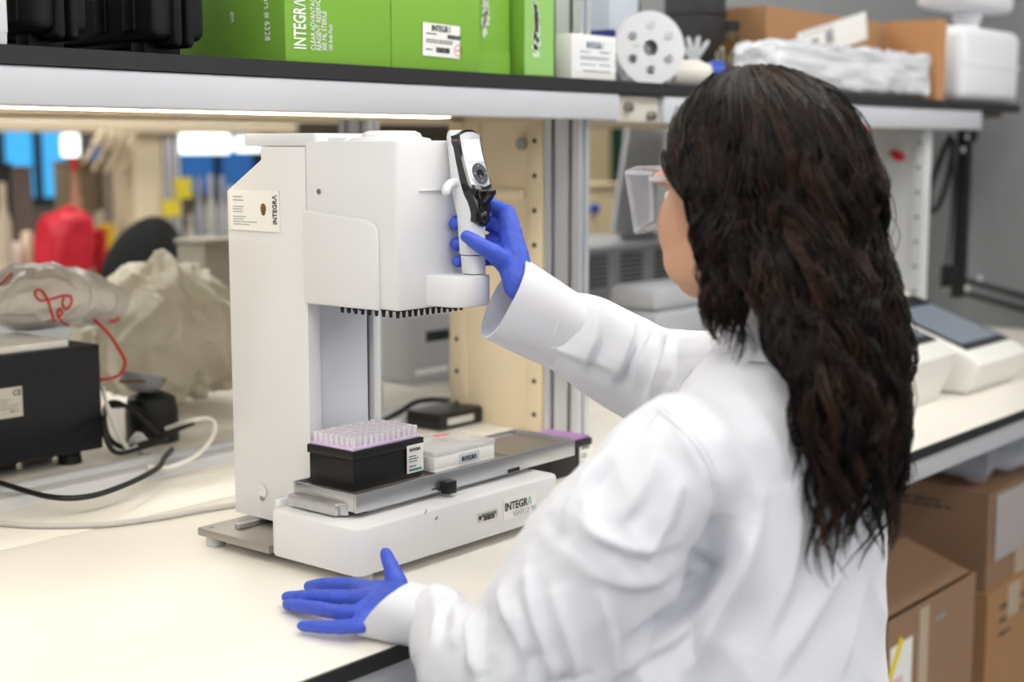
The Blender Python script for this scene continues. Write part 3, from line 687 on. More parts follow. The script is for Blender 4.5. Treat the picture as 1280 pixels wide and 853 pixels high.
def jug(px0, px1, zb, zt, label, yj=1.455):
    x0, x1 = ony(px0, 60, yj).x, ony(px1, 60, yj).x
    j = thing('plastic_jug', ((x0+x1)/2, 1.52, zb), label, 'jug', 'white plastic jugs')
    obj('body', G().box(x0, x1, yj, yj+.15, zb, zt, .028, 5), JUG, j)
    obj('rim_band', G().box(x0+.01, x1-.01, yj-.002, yj+.15, (zb+zt)/2-.004, (zb+zt)/2+.004, .002), JUG, j)
    obj('neck', G().cyl(((x0+x1)/2, 1.53, zt), ((x0+x1)/2, 1.53, zt+.02), .03), JUG, j); obj('cap', G().cyl(((x0+x1)/2, 1.53, zt+.0205), ((x0+x1)/2, 1.53, zt+.045), .036), JUG, j)
    return x0, x1
jx = jug(1206, 1277, SZ, .80, 'white plastic jug with rounded corners at the shelf end')
j2 = thing('plastic_tub', ((jx[0]+jx[1])/2, 1.53, .8455), 'second white container stacked above the plastic jug', 'container')
obj('body', G().box(jx[0]+.02, jx[1]-.03, 1.465, 1.60, .8455, 1.0, .02, 4), JUG, j2); obj('lid', G().box(jx[0]+.015, jx[1]-.025, 1.46, 1.605, 1.0005, 1.02, .006), JUG, j2)

dx0, dx1 = ony(868, 40, 1.70).x, ony(898, 40, 1.70).x
dc = thing('dark_filler', ((dx0+dx1)/2, 1.72, SZ), 'dark grey block added as dark background behind the amber bottle', 'case'); obj('body', G().box(dx0, dx1, 1.68, 1.78, SZ, .84, .006), M('filler_dark_grey', (46, 46, 48), .6), dc); obj('lid_seam', G().box(dx0-.001, dx1+.001, 1.679, 1.781, .78, .784), BLACKP, dc)  # added block, stands in for the dark background between reel and cardboard box
# ------------------------------------------------------------------ left: black housing, bags and cables on the rear worktop
BOXB = M('housing_black', (22, 24, 32), .42, var=.15, bump=.05, bscale=300)
q = ony(130, 580, 1.95); t = ony(128, 430, 1.95)
hs = thing('instrument_housing', (.95, 2.05, 0), 'black metal instrument housing with rating label at the bench back', 'instrument')
hb_ = obj('body', G().box(.62, q.x, 1.95, 2.2, .022, t.z, .002), BOXB, hs)
obj('front_panel', G().box(.63, q.x-.004, 1.9475, 1.95, .026, t.z-.004, .001), BOXB, hs)
for x in (q.x-.04, q.x-.19, .7):
    for y in (1.985, 2.17): obj('foot', G().cyl((x, y, 0), (x, y, .022), .02, .017), BLACKP, hs)
for px, py in ((24, 583), (69, 575)):
    p = ony(px, py, 1.947); obj('screw', G().sphere(p, .006, 1, .5, 1), SCREW, hb_)
a, b = ony(-60, 486, 1.947), ony(29, 520, 1.947)
rl_ = obj('rating_label', G().card((a.x, 1.9473, b.z), X_, Z_, b.x-a.x, .046, .0006), M('label_grey', (214, 208, 200), .5), hb_)
text('CE', .012, (b.x-.016, 1.9465, b.z+.033), X_, Z_, INKD, rl_); gl = G(); lines(gl, (b.x-.045, 1.9465, b.z+.027), X_, Z_, [.025, .02, .04, .035], .0014, .0045); lines(gl, (b.x-.022, 1.9465, b.z+.008), X_, Z_, [.014], .003, .004, seed=3); gl.cyl((b.x-.052, 1.9465, b.z+.037), (b.x-.052, 1.946, b.z+.037), .0045, n=14); obj('print', gl, INKG, rl_)
wp = obj('white_tray', G().box(.60, ony(72, 420, 1.99).x, 1.96, 2.15, t.z+.0003, t.z+.012, .002), LABELW); tag(wp, 'white flat tray lying on top of the black housing', 'tray')
# carrier bags
BAG = M('bag_film', (216, 211, 205), .25, alpha=.84, var=.08, vscale=9, bump=.2, bscale=45)
BAG2 = M('bag_film_beige', (200, 192, 172), .25, alpha=.86, var=.08, vscale=9, bump=.2, bscale=45)
from mathutils.bvhtree import BVHTree
def bag(name, centre, size, amp, mat, seed, label, squash):
    """thin film bag: soft body with sharp crease lines running from its gathered points"""
    b = bmesh.new(); bmesh.ops.create_icosphere(b, subdivisions=6, radius=1)
    for v in b.verts:
        q = squash(*v.co); v.co = Vector((centre[0]+q[0]*size[0], centre[1]+q[1]*size[1], centre[2]+q[2]*size[2]))
    b.normal_update()
    for v in b.verts:
        p = v.co; n = v.normal; w = Vector((noise.noise(p*7+Vector((seed, 0, 0))), noise.noise(p*7+Vector((0, seed+5, 0))), noise.noise(p*7+Vector((9, 0, seed)))))*.05
        d = 0
        for k, am, ax in ((11, 1, Vector((1, .2, .55))), (19, .6, Vector((.4, 1, -.8))), (37, .3, Vector((-.7, .5, 1)))):
            pw = p+w; t = noise.noise(Vector((pw.x, pw.y, pw.z*.45+pw.x*.25))*k*.9 + ax*seed); d += am*(.30-abs(t)**.7)
        v.co += n*d*amp
    g = G(); g.bm.free(); g.bm = b; o = obj(name, g, mat, None, True, 70)
    tag(o, label, 'bag', 'plastic carrier bags'); return o
pc = ony(62, 396, 2.06)
def sq1(x, y, z):
    z2 = z*(.62+.38*math.cos(min(max(x, -1), 1)*1.2)) - .55*max(0, x)**2; return Vector((x, y, z2))
bag1 = bag('carrier_bag', (pc.x, 2.07, t.z+.070), (.140, .085, .050), .024, BAG, 1, 'translucent carrier bag with red script print lying on the black housing', sq1)
def sq2(x, y, z):
    k = 1-.25*max(0, z); return Vector((x*k, y*k, z if z > -.75 else -.75-.1*(z+.75)))
pc2 = ony(212, 440, 2.2)
bag2 = bag('carrier_bag', (pc2.x+.045, 2.26, .145), (.185, .14, .148), .042, BAG2, 2, 'large crumpled beige plastic bag slumped behind the machine tower', sq2)
def on_mesh(o, px, py, off=.002):
    loc = ORG[o.name]; tree = BVHTree.FromPolygons([v.co+loc for v in o.data.vertices], [p.vertices for p in o.data.polygons])
    h = tree.ray_cast(CAM, _ray(px, py).normalized()); return (h[0]+h[1]*off) if h[0] is not None else None
REDP = M('bag_red', (206, 24, 30), .4)
def script(o, strokes, r):
    for st in strokes:
        pts = [on_mesh(o, px, py) for px, py in [(p.x, p.y) for p in smoothpath([Vector((a, b, 0)) for a, b in st], 5)]]
        pts = [p for p in pts if p is not None]
        if len(pts) > 2: obj('lettering', G().tube(pts, r, 6), REDP, o)
script(bag1, [[(52, 377), (46, 374), (43, 367), (47, 363), (53, 366), (58, 374), (62, 384), (66, 396), (69, 402)], [(53, 376), (64, 374), (78, 370), (88, 371), (89, 380), (83, 386), (78, 380), (80, 372)], [(72, 396), (72, 388), (76, 386), (78, 392), (74, 396), (78, 402), (85, 406)], [(0, 357), (8, 350), (16, 342)]], .0018)
script(bag2, [[(130, 396), (136, 401), (146, 401), (148, 394), (140, 391), (135, 396), (142, 404)], [(150, 389), (154, 381), (152, 376)]], .0018)
ds = [ony(x, y, 2.02) for x, y in ((118, 400), (136, 418), (148, 436), (156, 452), (152, 466), (140, 473), (126, 475))]
dsr = obj('drawstring', G().tube(smoothpath(ds, 6), .0028, 8), REDP, bag1)
# cables and plugs
def cable(name, pts, r, mat, label, cat='cable', group='loose cables'):
    o = obj(name, G().tube(smoothpath(pts, 8), r, 8), mat); tag(o, label, cat, group); return o
def Pz(x, y, z=.004): return onz(x, y, z)
cable('power_cable', [Pz(-30, 598, .024), Pz(0, 604, .024), Pz(60, 621, .024), Pz(110, 621, .024), Pz(160, 605, .026), Pz(196, 586, .024), Pz(206, 572, .022), Pz(215, 562, .018)], .0042, BLACKC, 'thick black power cable lying along the grey bench channel')
def loop(cx, cy, Y, pts): return [Vector((p.x, p.y, max(p.z, .021))) for p in (ony(cx+a, cy+b, Y+c) for a, b, c in pts)]
cable('power_cable', loop(165, 545, 1.93, [(-30, -40, .04), (-36, -10, 0), (-20, 30, -.02), (15, 38, -.02), (42, 28, 0), (35, 5, .03), (5, -28, .05), (-20, -42, .05), (-34, -34, .04), (-30, 0, .02), (-8, 22, .0), (30, 20, .02), (62, 12, .06), (78, 18, .08)]), .0040, BLACKC, 'coiled black power cable heaped beside the black housing')
cable('power_cable', loop(180, 530, 1.97, [(-40, -22, 0), (-10, -20, .02), (20, 5, .04), (48, 22, .05), (60, 30, .06)]), .0035, BLACKC, 'black cable running from the housing towards the beige bag')
cable('white_cable', loop(150, 530, 1.94, [(-22, -45, .03), (-16, -22, 0), (-5, 8, -.01), (10, 36, -.02), (22, 48, -.02)]), .0036, M('cable_white', (226, 224, 218), .45), 'short white cable standing among the black cables')
cable('white_cable', [Pz(186, 584, .02), Pz(215, 584, .02), Pz(250, 566, .03), Pz(268, 540, .05), Pz(262, 524, .07), Pz(235, 527, .07), Pz(208, 536, .05)], .0036, MATS['cable_white'], 'white cable arching in a loop beside the machine tower')
cable('grey_cable', [Pz(-20, 653), Pz(40, 657), Pz(90, 657), Pz(140, 655), Pz(200, 647), Pz(250, 638), Pz(300, 630), Pz(345, 622)], .0038, GREYC, 'thin grey cable lying across the worktop behind the machine')
c = ony(177, 556, 1.95); pg = thing('power_plug', (c.x, c.y, c.z-.02), 'grey moulded plug hanging among the cables', 'plug')
Rz = Matrix.Rotation(math.radians(-40), 3, 'Y'); obj('body', G().box(c.x-.012, c.x+.012, c.y-.01, c.y+.01, c.z-.02, c.z+.02, .004, 2, Rz), M('plug_grey', (196, 198, 200), .45), pg)
for s in (-1, 1): d = Rz @ Vector((s*.005, 0, -.028)); obj('pin', G().cyl(c+d*.7, c+d, .002), SCREW, pg)
c = ony(190, 520, 2.03); cl = thing('clamp_stand', (c.x, c.y, 0), 'small black clamp base with curved grey dish behind the cables', 'stand')
obj('base', G().lathe([(0, 0), (.045, 0), (.045, .05), (.04, .075), (.02, .085), (0, .085)], (c.x, c.y, 0), 24), BLACKP, cl)
d = ony(178, 490, 2.03); obj('dish', G().lathe([(.0, -.02), (.02, -.018), (.036, -.004), (.04, .012), (.038, .012), (.034, -.002), (.0, -.016)], (d.x, d.y, .105), 24, Matrix.Rotation(.25, 3, 'Y')), M('dish_grey', (168, 172, 180), .2, alpha=.7), cl)
obj('rod', G().cyl(ony(150, 477, 2.0), ony(205, 476, 2.0), .0032), M('rod_brown', (110, 84, 60), .4), cl)
# ------------------------------------------------------------------ behind the machine: small grey instrument, cable
GY = 2.08; a, b = ony(516, 492, GY), ony(600, 385, GY)
gi = thing('grey_instrument', ((a.x+b.x)/2, GY+.1, 0), 'grey instrument with black display behind the machine head', 'instrument')
GI = M('instrument_grey', (176, 178, 182), .5)
obj('body', G().box(a.x, b.x, GY, GY+.25, .0, b.z, .004), GI, gi)
p0, p1 = ony(533, 428, GY-.002), ony(561, 411, GY-.002); obj('display', G().box(p0.x, p1.x+.03, GY-.004, GY-.0005, p0.z, p1.z, .001), GLOSSB, gi)
p0, p1 = ony(520, 470, GY-.002), ony(560, 462, GY-.002); obj('label', G().box(p0.x, p1.x, GY-.003, GY-.0005, p0.z, p1.z+.01), LABELW, gi)
cable('power_cable', [Pz(470, 532, .012), Pz(500, 515, .02), Pz(520, 503, .03), Pz(545, 500, .03), Pz(575, 503, .01)], .005, BLACKC, 'black cable curving between the machine tower and cream upright')
a, b = onz(521, 535, 0), onz(566, 537, 0); db = thing('adapter_block', ((a.x+b.x)/2, 1.74, 0), 'black power adapter block lying behind the machine', 'adapter')
obj('body', G().box(a.x, a.x+.12, 1.70, 1.783, 0, .03, .004), BLACKP, db); obj('label', G().box(a.x+.02, a.x+.09, 1.6992, 1.6998, .008, .020), GREYC, db)
# ------------------------------------------------------------------ behind the person: vented units and rounded instrument
VG = M('unit_grey', (150, 153, 158), .5, var=.04); VD = M('vent_dark', (44, 46, 50), .6)
x0, x1 = ony(722, 350, 2.15).x, ony(880, 350, 2.15).x
vent = None
for k, (za, zb, nm) in enumerate(((0, .128, 'lower'), (.1285, .245, 'upper'))):
    u = thing('vented_unit', ((x0+x1)/2, 2.3, za), f'grey bench unit with slotted vents, the {nm} one of the stacked pair', 'lab unit', 'stacked vented units')
    obj('body', G().box(x0, x1, 2.15, 2.5, za, zb, .006), VG, u)
    for cx in (0, 1, 2):
        vx = x0+.075+cx*.155 - (.05 if k == 0 else 0)
        for r in range(7):
            z = za+.022+r*.0125; p = Vector((vx, 2.1492, z))
            if vent is None: vent = obj('vent_slot', G().box(vx-.05, vx+.05, 2.1488, 2.1499, z-.0035, z+.0035), VD, u, org=p)
            else: share('vent_slot', vent, p, u)
mt_ = thing('tilted_lid', (ony(790, 250, 2.3).x, 2.3, .2455), 'grey tilted flap standing on the vented units', 'lid')
c = ony(792, 210, 2.3); obj('flap', G().box(c.x-.075, c.x+.10, 2.285, 2.30, .248, .56, .004, 2, Matrix.Rotation(.22, 3, 'Y')), M('flap_grey', (176, 179, 186), .5), mt_); obj('hinge', G().cyl((c.x-.07, 2.29, .2545), (c.x+.1, 2.29, .2545), .009), VG, mt_)
x0, x1 = ony(802, 380, 1.70).x, ony(925, 380, 1.70).x
ri = thing('rounded_instrument', ((x0+x1)/2, 1.7, 0), 'pale grey instrument with rounded corners behind the raised sleeve', 'instrument')
RI = M('instrument_pale', (186, 189, 196), .45)
obj('body', G().box(x0, x1, 1.66, 1.785, .0, .16, .012, 4), RI, ri); obj('lid', G().box(x0-.002, x1+.002, 1.658, 1.787, .1605, .212, .02, 5), RI, ri)
# ------------------------------------------------------------------ right: two touchscreen instruments
SCW = M('screen_unit_white', (226, 224, 220), .38, var=.02); SCB = M('screen_bezel', (30, 32, 38), .25); SCL = M('screen_glass', (120, 128, 140), .12, emit=.12)
def analyzer(x0, x1, dy, dz, label):
    an = thing('touchscreen_unit', ((x0+x1)/2, 1.2, 0), label, 'lab device', 'touchscreen units')
    pr = [(1.05, .0), (1.40, 0), (1.42, .03), (1.40, .165), (1.36, .182), (1.33, .178), (1.035, .072), (1.018, .055), (1.022, .035)]
    pr = [(y+dy, z+dz if z > .03 else z) for y, z in pr]
    obj('body', G().prism(pr, 'x', x0, x1, .014, 4), SCW, an)
    sl = Vector((0, 1.33-1.035, .178-.072)).normalized(); nn = Vector((0, -sl.z, sl.y)); o = Vector((x0+.018, 1.035+dy, .072+dz))+sl*.02
    sc = obj('bezel', G().card(o+nn*.0005, X_, sl, x1-x0-.036, .235, .003), SCB, an)
    obj('screen', G().card(o+nn*.0038+X_*.012+sl*.02, X_, sl, x1-x0-.06, .165, .0006), SCL, sc)
    obj('base_foot', G().box(x0+.02, x1-.02, 1.08+dy, 1.38+dy, 0, .001), BLACKP, an)
    return an
a1 = onx(1260, 432, 3.02); analyzer(2.80, 3.06, .09, .01, 'white touchscreen unit with sloping grey screen nearest the corner wall')
analyzer(2.47, 2.73, .11, .04, 'white touchscreen unit with sloping screen partly behind the dark hair')
# ------------------------------------------------------------------ black arm, cables and red clips below the far shelf
c = ony(1203, 250, 1.60); zt_ = ony(1203, 168, 1.6).z; zb_ = ony(1203, 362, 1.6).z
ar = thing('cable_bracket', (c.x, 1.6, zb_), 'black metal arm bolted below the far shelf end', 'arm')
obj('post', G().box(c.x-.02, c.x+.02, 1.585, 1.615, zb_-.02, .588, .003), BLACKP, ar)
obj('top_plate', G().box(c.x-.06, c.x+.03, 1.575, 1.584, zt_-.02, zt_+.045, .002), BLACKP, ar)
for px, py in ((1190, 172), (1209, 171), (1204, 187), (1209, 361), (1225, 348)): p = ony(px, py, 1.574); obj('bolt', G().sphere(p, .009, 1, .5, 1), M('bolt_white', (220, 220, 222), .4), ar)
for dz in (0, -.035): obj('stay', G().tube([Vector((c.x, 1.59, zb_+dz+.03)), Vector((c.x+.06, 1.45, zb_+dz-.01)), Vector((c.x+.03, 1.2, zb_+dz-.05))], .009, 8), BLACKP, ar)
lp_ = [ony(x, y, 1.56) for x, y in ((1188, 170), (1175, 200), (1163, 235), (1162, 260), (1170, 262), (1182, 235), (1190, 195), (1191, 172))]
cable('hanging_cable', lp_, .008, BLACKC, 'black cable loop hanging from the black arm')
cable('hanging_cable', [ony(x, y, 1.57) for x, y in ((1192, 175), (1192, 230), (1188, 290), (1184, 330))], .004, BLACKC, 'thin cable dropping from the black arm to a plug')
c = ony(1184, 345, 1.57); hp_ = thing('hanging_plug', (c.x, c.y, c.z-.03), 'black plug at the end of the thin hanging cable', 'plug'); obj('body', G().box(c.x-.016, c.x+.016, c.y-.014, c.y+.014, c.z-.03, c.z+.03, .005), BLACKP, hp_); obj('pin', G().cyl((c.x, c.y, c.z-.045), (c.x, c.y, c.z-.03), .006), SCREW, hp_)
REDC = M('clip_red', (196, 24, 40), .4)
for (pa, pb, Yc, lb2) in (((1062, 148), (1079, 166), 1.437, 'red clip hooked on the rail of the far shelf'), ((1112, 190), (1127, 197), 1.60, 'small red clip fixed to the light grey upright')):
    a, b = ony(*pa, Yc), ony(*pb, Yc)
    if Yc > 1.5: a, b = onx(*pa, 3.318), onx(*pb, 3.318)
    r_ = thing('red_clip', (a+b)/2, lb2, 'clip', 'red clips'); obj('jaw', G().tube([a, (a+b)/2, b], [.004, .010, .012], 8), REDC, r_); obj('tongue', G().tube([b, b+(b-a)*.25], [.007, .004], 8), REDC, r_)
# ------------------------------------------------------------------ below the bench: cartons
CARD2 = M('cardboard_dark', (150, 118, 92), .8, var=.08, vscale=14, bump=.1, bscale=120)
def box5(nm, x0, x1, y0, y1, z0, z1, mat, label, open_top=False, group='cardboard boxes under the bench'):
    c = thing(nm, ((x0+x1)/2, (y0+y1)/2, z0), label, 'box', group); t = .004
    obj('front_panel', G().box(x0, x1, y0, y0+t, z0, z1), mat, c); obj('rear_panel', G().box(x0, x1, y1-t, y1, z0, z1), mat, c)
    obj('side_panel', G().box(x0, x0+t, y0+t, y1-t, z0, z1), mat, c); obj('side_panel', G().box(x1-t, x1, y0+t, y1-t, z0, z1), mat, c)
    obj('bottom_panel', G().box(x0+t, x1-t, y0+t, y1-t, z0, z0+t), mat, c)
    if not open_top: obj('top_flap', G().box(x0, x1, y0, (y0+y1)/2-.001, z1, z1+t), mat, c); obj('top_flap', G().box(x0, x1, (y0+y1)/2+.001, y1, z1, z1+t), mat, c)
    return c
TAPE = M('packing_tape', (206, 186, 160), .25, alpha=.8)
eB = ony(1237, 620, 1.10); zB1 = eB.z; zB0 = ony(1237, 738, 1.10).z
yb = onx(1105, 620, eB.x).y
mid = box5('shipping_box', eB.x, eB.x+.42, 1.10, min(yb, 1.75), zB0, zB1, CARD2, 'large brown box with a clear bag on top under the bench')
obj('tape', G().box(eB.x+.16, eB.x+.22, 1.0985, 1.0998, zB0-.0, zB1-.03), TAPE, mid)
gl = G(); lines(gl, (eB.x-.0006, 1.30, zB1-.03), -Y_, Z_, [.10, .12], .005, .012); obj('print', gl, INKD, mid)
low = box5('shipping_box', eB.x-.01, eB.x+.45, 1.09, 1.55, FZ, zB0-.005, CARD, 'tall tan box standing on the floor beneath the larger brown box')
gl = G(); lines(gl, (eB.x+.06, 1.0895, zB0-.05), X_, Z_, [.16, .14, .06], .008, .03); obj('print', gl, INKD, low)
gl = G().box(eB.x+.1, eB.x+.17, 1.0885, 1.0897, zB0-.08, zB0-.006); obj('tape', gl, TAPE, low)
eA0, eA1 = ony(1111, 780, 1.06), ony(1219, 735, 1.06); zA = ony(1165, 748, 1.06).z
near = box5('shipping_box', eA0.x, eA1.x, 1.06, 1.32, FZ, zA, CARD2, 'open-flapped brown box with yellow striped label near the lab coat', True)
obj('top_flap', G().box(eA0.x, eA1.x, 1.07, 1.215, zA+.02, zA+.024, 0, 2, Matrix.Rotation(.32, 3, 'X')), CARD2, near); obj('top_flap', G().box(eA0.x+.005, eA1.x-.005, 1.2, 1.32, zA+.001, zA+.005), CARD2, near)
p0, p1 = ony(1112, 853, 1.059), ony(1141, 795, 1.059)
lab2 = obj('label', G().card((p0.x, 1.0595, p0.z-.05), X_, Z_, p1.x-p0.x, p1.z-p0.z+.05, .0005), LABELW, near)
obj('yellow_stripe', G().card((p0.x+.002, 1.0588, p0.z-.005), Vector((.62, 0, .8)), Vector((-.8, 0, .62)), .085, .02, .0004), M('label_yellow', (240, 214, 40), .5), lab2)
gl = G()
for k in range(5): gl.card((p0.x+.012+k*.009, 1.0586, p0.z-.05), X_, Z_, .003, .05, .0003)
obj('print', gl, M('label_pink', (226, 150, 160), .5), lab2)
obj('tape', G().box(eA0.x+.13, eA0.x+.17, 1.0585, 1.0598, zA-.2, zA-.01), TAPE, near)
gl = G(); lines(gl, (eA0.x+.2, 1.0595, zA-.05), X_, Z_, [.05], .008, .012); obj('print', gl, INKG, near)
FILM2 = M('film_clear', (206, 210, 222), .15, alpha=.5, bump=.3, bscale=30)
cb2 = crumple('clear_bag', grid_box(eB.x+.03, eB.x+.40, 1.12, 1.5, zB1+.03, zB1+.10, 14), .04, 9, FILM2, None, 5); tag(cb2, 'crumpled clear plastic bag on the large brown box', 'bag')
wr = obj('film_wrap', G().box(eB.x+.03, eB.x+.41, 1.094, 1.0975, zB0+.06, zB1-.004, .001), M('film_wrap', (216, 208, 206), .2, alpha=.6), mid)
# ------------------------------------------------------------------ the lab beyond the bench (seen under the shelf)
FY0, FY1 = 4.55, 5.7
fb = thing('far_bench', (3.6, 4.95, FZ), 'distant white bench across the aisle under the blue windows', 'bench')
obj('worktop', G().box(1.5, 5.0, FY0, FY1, -.03, 0, .002), BENCHW, fb); obj('edge_band', G().box(1.5, 5.0, FY0-.006, FY0-.0005, -.03, -.001), EDGEB, fb)
obj('front_panel', G().box(1.6, 4.9, FY0+.1, FY0+.13, FZ, -.031), GREYF, fb)
fx1 = ony(372, 160, 4.85).x; fx0 = ony(-60, 150, 4.85).x
fs = thing('far_shelf', ((fx0+fx1)/2, 4.9, .555), 'cream shelf rail above the distant bench', 'shelf')
obj('front_rail', G().box(fx0, fx1, 4.85, 4.9, .555, .605, .006), CREAM, fs); obj('board', G().box(fx0, fx1, 4.901, 5.2, .585, .604), CREAM, fs)
def vx(px, y=4.93): return ony(px, 250, y).x
fu = thing('far_upright', (vx(185), 5.0, 0), 'blurred cream upright carrying the distant shelf', 'upright')
obj('panel', G().box(vx(168), vx(204), 4.93, 5.15, 0, .554, .003), CREAM, fu); obj('flange', G().box(vx(168)-.005, vx(175), 4.92, 4.929, 0, .554), CREAM, fu)
fpo = thing('far_post', (vx(214), 4.95, 0), 'blurred aluminium post beside the distant cream upright', 'post')
for k in range(3): obj('rib', G().box(vx(206+k*7), vx(206+k*7+5), 4.92, 4.99, 0, .554, .003), ALU, fpo)
obj('core', G().box(vx(206), vx(226), 4.992, 5.03, 0, .554), MATS['slot_grey'], fpo)
for n, (pa, pb, lb3) in enumerate((((218, 222), (240, 247), 'yellow sticky note high on the distant post'), ((203, 250), (225, 269), 'yellow sticky note low on the distant upright'))):
    a, b = ony(*pa, 4.915), ony(*pb, 4.915)
    nt_ = thing('sticky_note', ((a.x+b.x)/2, 4.915, b.z), lb3, 'note', 'yellow sticky notes'); m = M('note_yellow', (228, 210, 60), .6)
    obj('sheet', G().box(a.x, b.x, 4.912, 4.914, b.z, a.z), m, nt_); obj('curled_edge', G().tube([(a.x, 4.909, b.z), (b.x, 4.909, b.z)], .004, 6), m, nt_)
# wall lamps by the windows
LW = M('lamp_white_far', (240, 250, 246), .5, emit=1.6)
for pa, pb, lb3 in (((224, 168), (288, 192), 'bright white lamp before the dusk-blue window'), ((300, 172), (328, 190), 'small bright lamp beside the machine tower'), ((83, 168), (98, 196), 'narrow bright lamp beside the bright blue window')):
    a, b = ony(*pa, 6.7), ony(*pb, 6.7)
    l = thing('hanging_lamp', ((a.x+b.x)/2, 6.7, b.z), lb3, 'lamp', 'lamps by the far windows')
    r = min(abs(a.x-b.x), abs(a.z-b.z))*.48
    obj('diffuser', G().box(a.x, b.x, 6.68, 6.76, b.z, a.z, r*.4, 3), LW, l); obj('rod', G().cyl(((a.x+b.x)/2, 6.72, a.z), ((a.x+b.x)/2, 6.72, CZ), .01), GREYF, l); obj('top_cap', G().box(a.x, b.x, 6.69, 6.75, a.z, a.z+.01), GREYF, l)
# pipettes on a stand
PIPC = M('pipette_cream', (206, 190, 160), .45)
st = thing('pipette_stand', (vx(135, 4.75), 4.8, 0), 'blurred stand carrying slanted cream pipettes on the distant bench', 'stand')
c = Vector((vx(135, 4.8), 4.8, 0)); obj('base', G().lathe([(0, 0), (.08, 0), (.07, .02), (.03, .03), (0, .03)], c, 24), M('stand_grey', (120, 110, 100), .5), st); obj('pole', G().cyl(c+Vector((0, 0, .03)), c+Vector((0, 0, .5)), .02), MATS['stand_grey'], st)
for k, (xa, ya, xb, yb) in enumerate(((128, 166, 104, 204), (142, 166, 116, 214), (153, 168, 132, 216), (165, 170, 153, 214))):
    a, b = ony(xa, ya, 4.72), ony(xb, yb, 4.72); pp_ = thing('pipette', b, ('first', 'second', 'third', 'fourth')[k]+' cream pipette from the blue window on the distant stand', 'pipette', 'pipettes on the distant stand')
    obj('barrel', G().tube([a, a.lerp(b, .35), a.lerp(b, .4), b], [.016, .017, .011, .006], 12), PIPC, pp_); obj('plunger', G().tube([a+(a-b)*.12, a], .008, 8), PIPC, pp_)
def far_box(nm, px0, px1, py0, py1, Y, col, label, cat, dz=0, dp=.2, grp=None, rough=.6):
    a, b = ony(px0, py1, Y), ony(px1, py0, Y); t = thing(nm, ((a.x+b.x)/2, Y, max(a.z, 0)), label, cat, grp)
    m = M(nm+'_'+str(px0), col, rough, var=.08)
    z0 = 0
    obj('body', G().box(a.x, b.x, Y, Y+dp, z0, b.z, .006), m, t); obj('lid', G().box(a.x-.004, b.x+.004, Y-.004, Y+dp+.004, b.z, b.z+.012, .003), m, t); return t
def far_bottle(px, py0, py1, w, Y, col, label, cap=None, grp='bottles on the distant bench'):
    a, b = ony(px, py1, Y), ony(px, py0, Y); r = w/2*1.0*(a-CAM).length/FPX; h = b.z
    t = thing('far_bottle', (a.x, Y, 0), label, 'bottle', grp); m = M(f'bottle_{px}', col, .35)
    obj('bottle', G().lathe([(0, 0), (r, 0), (r*1.02, h*.05), (r, h*.62), (r*.5, h*.75), (r*.42, h*.88), (0, h*.88)], (a.x, Y, 0), 18), m, t); obj('cap', G().lathe([(0, h*.88), (r*.5, h*.88), (r*.5, h), (0, h)], (a.x, Y, 0), 14), M(f'cap_{px}', cap or col, .5), t)
far_box('instrument_tower', -30, 14, 208, 350, 4.9, (24, 24, 28), 'dark instrument at the left end of the distant bench', 'instrument')
far_box('instrument_tower', 16, 40, 212, 350, 4.95, (112, 98, 92), 'brown-grey instrument beside the dark one on the distant bench', 'instrument')
far_box('storage_cabinet', 106, 163, 205, 350, 5.17, (128, 112, 90), 'brown storage cabinet behind the slanted pipettes', 'cabinet', rough=.7)
far_box('storage_cabinet', 150, 164, 178, 350, 5.4, (60, 96, 150), 'narrow blue cabinet edge beside the distant upright', 'cabinet')
far_bottle(96, 196, 290, 16, 4.82, (168, 120, 96), 'red-capped bottle in front of the slanted pipettes', (190, 30, 30))
far_bottle(8, 228, 345, 18, 4.6, (190, 172, 150), 'pale beige bottle at the edge of the distant bench')
for k, (px, py, col) in enumerate(((252, 222, (150, 152, 158)), (266, 218, (186, 186, 184)), (280, 220, (170, 172, 178)), (290, 232, (196, 190, 182)), (240, 268, (176, 170, 160)))):
    far_bottle(px, py, 330, 12, 4.62+.11*(k % 2), col, ('grey', 'whitish', 'silver-grey', 'pale', 'short tan')[k]+' bottle in the blurred row left of the machine')
WHT = (222, 214, 200)
for k, (px0, px1, py0, py1, col) in enumerate(((-14, 24, 300, 352, (228, 222, 212)), (29, 41, 288, 345, (220, 206, 180)), (46, 57, 292, 345, (216, 200, 176)), (120, 142, 262, 300, (206, 196, 176)))):
    YT = 4.75 if k < 3 else 5.02; a, b = ony(px0, py1, YT), ony(px1, py0, YT); cx = (a.x+b.x)/2; r = (b.x-a.x)/2
    t = thing('far_tub', (cx, YT, 0), ('wide white tub', 'cream round tub', 'tan round tub', 'pale tub near the brown cabinet')[k]+' on the distant bench by the red bag', 'tub', 'tubs on the distant bench'); m = M(f'tub_{k}', col, .5)
    obj('tub', G().lathe([(0, 0), (r*.8, 0), (r, b.z*.75), (0, b.z*.75)], (cx, YT, 0), 20), m, t); obj('lid', G().lathe([(0, b.z*.75), (r*1.04, b.z*.75), (r*.9, b.z*.95), (0, b.z)], (cx, YT, 0), 20), m, t)
far_box('red_box', 127, 133, 292, 310, 4.58, (190, 30, 36), 'small red box right of the red bag', 'box', dp=.06); far_box('yellow_box', 135, 144, 285, 308, 4.58, (220, 180, 40), 'small yellow box beside the small red box', 'box', dp=.06)
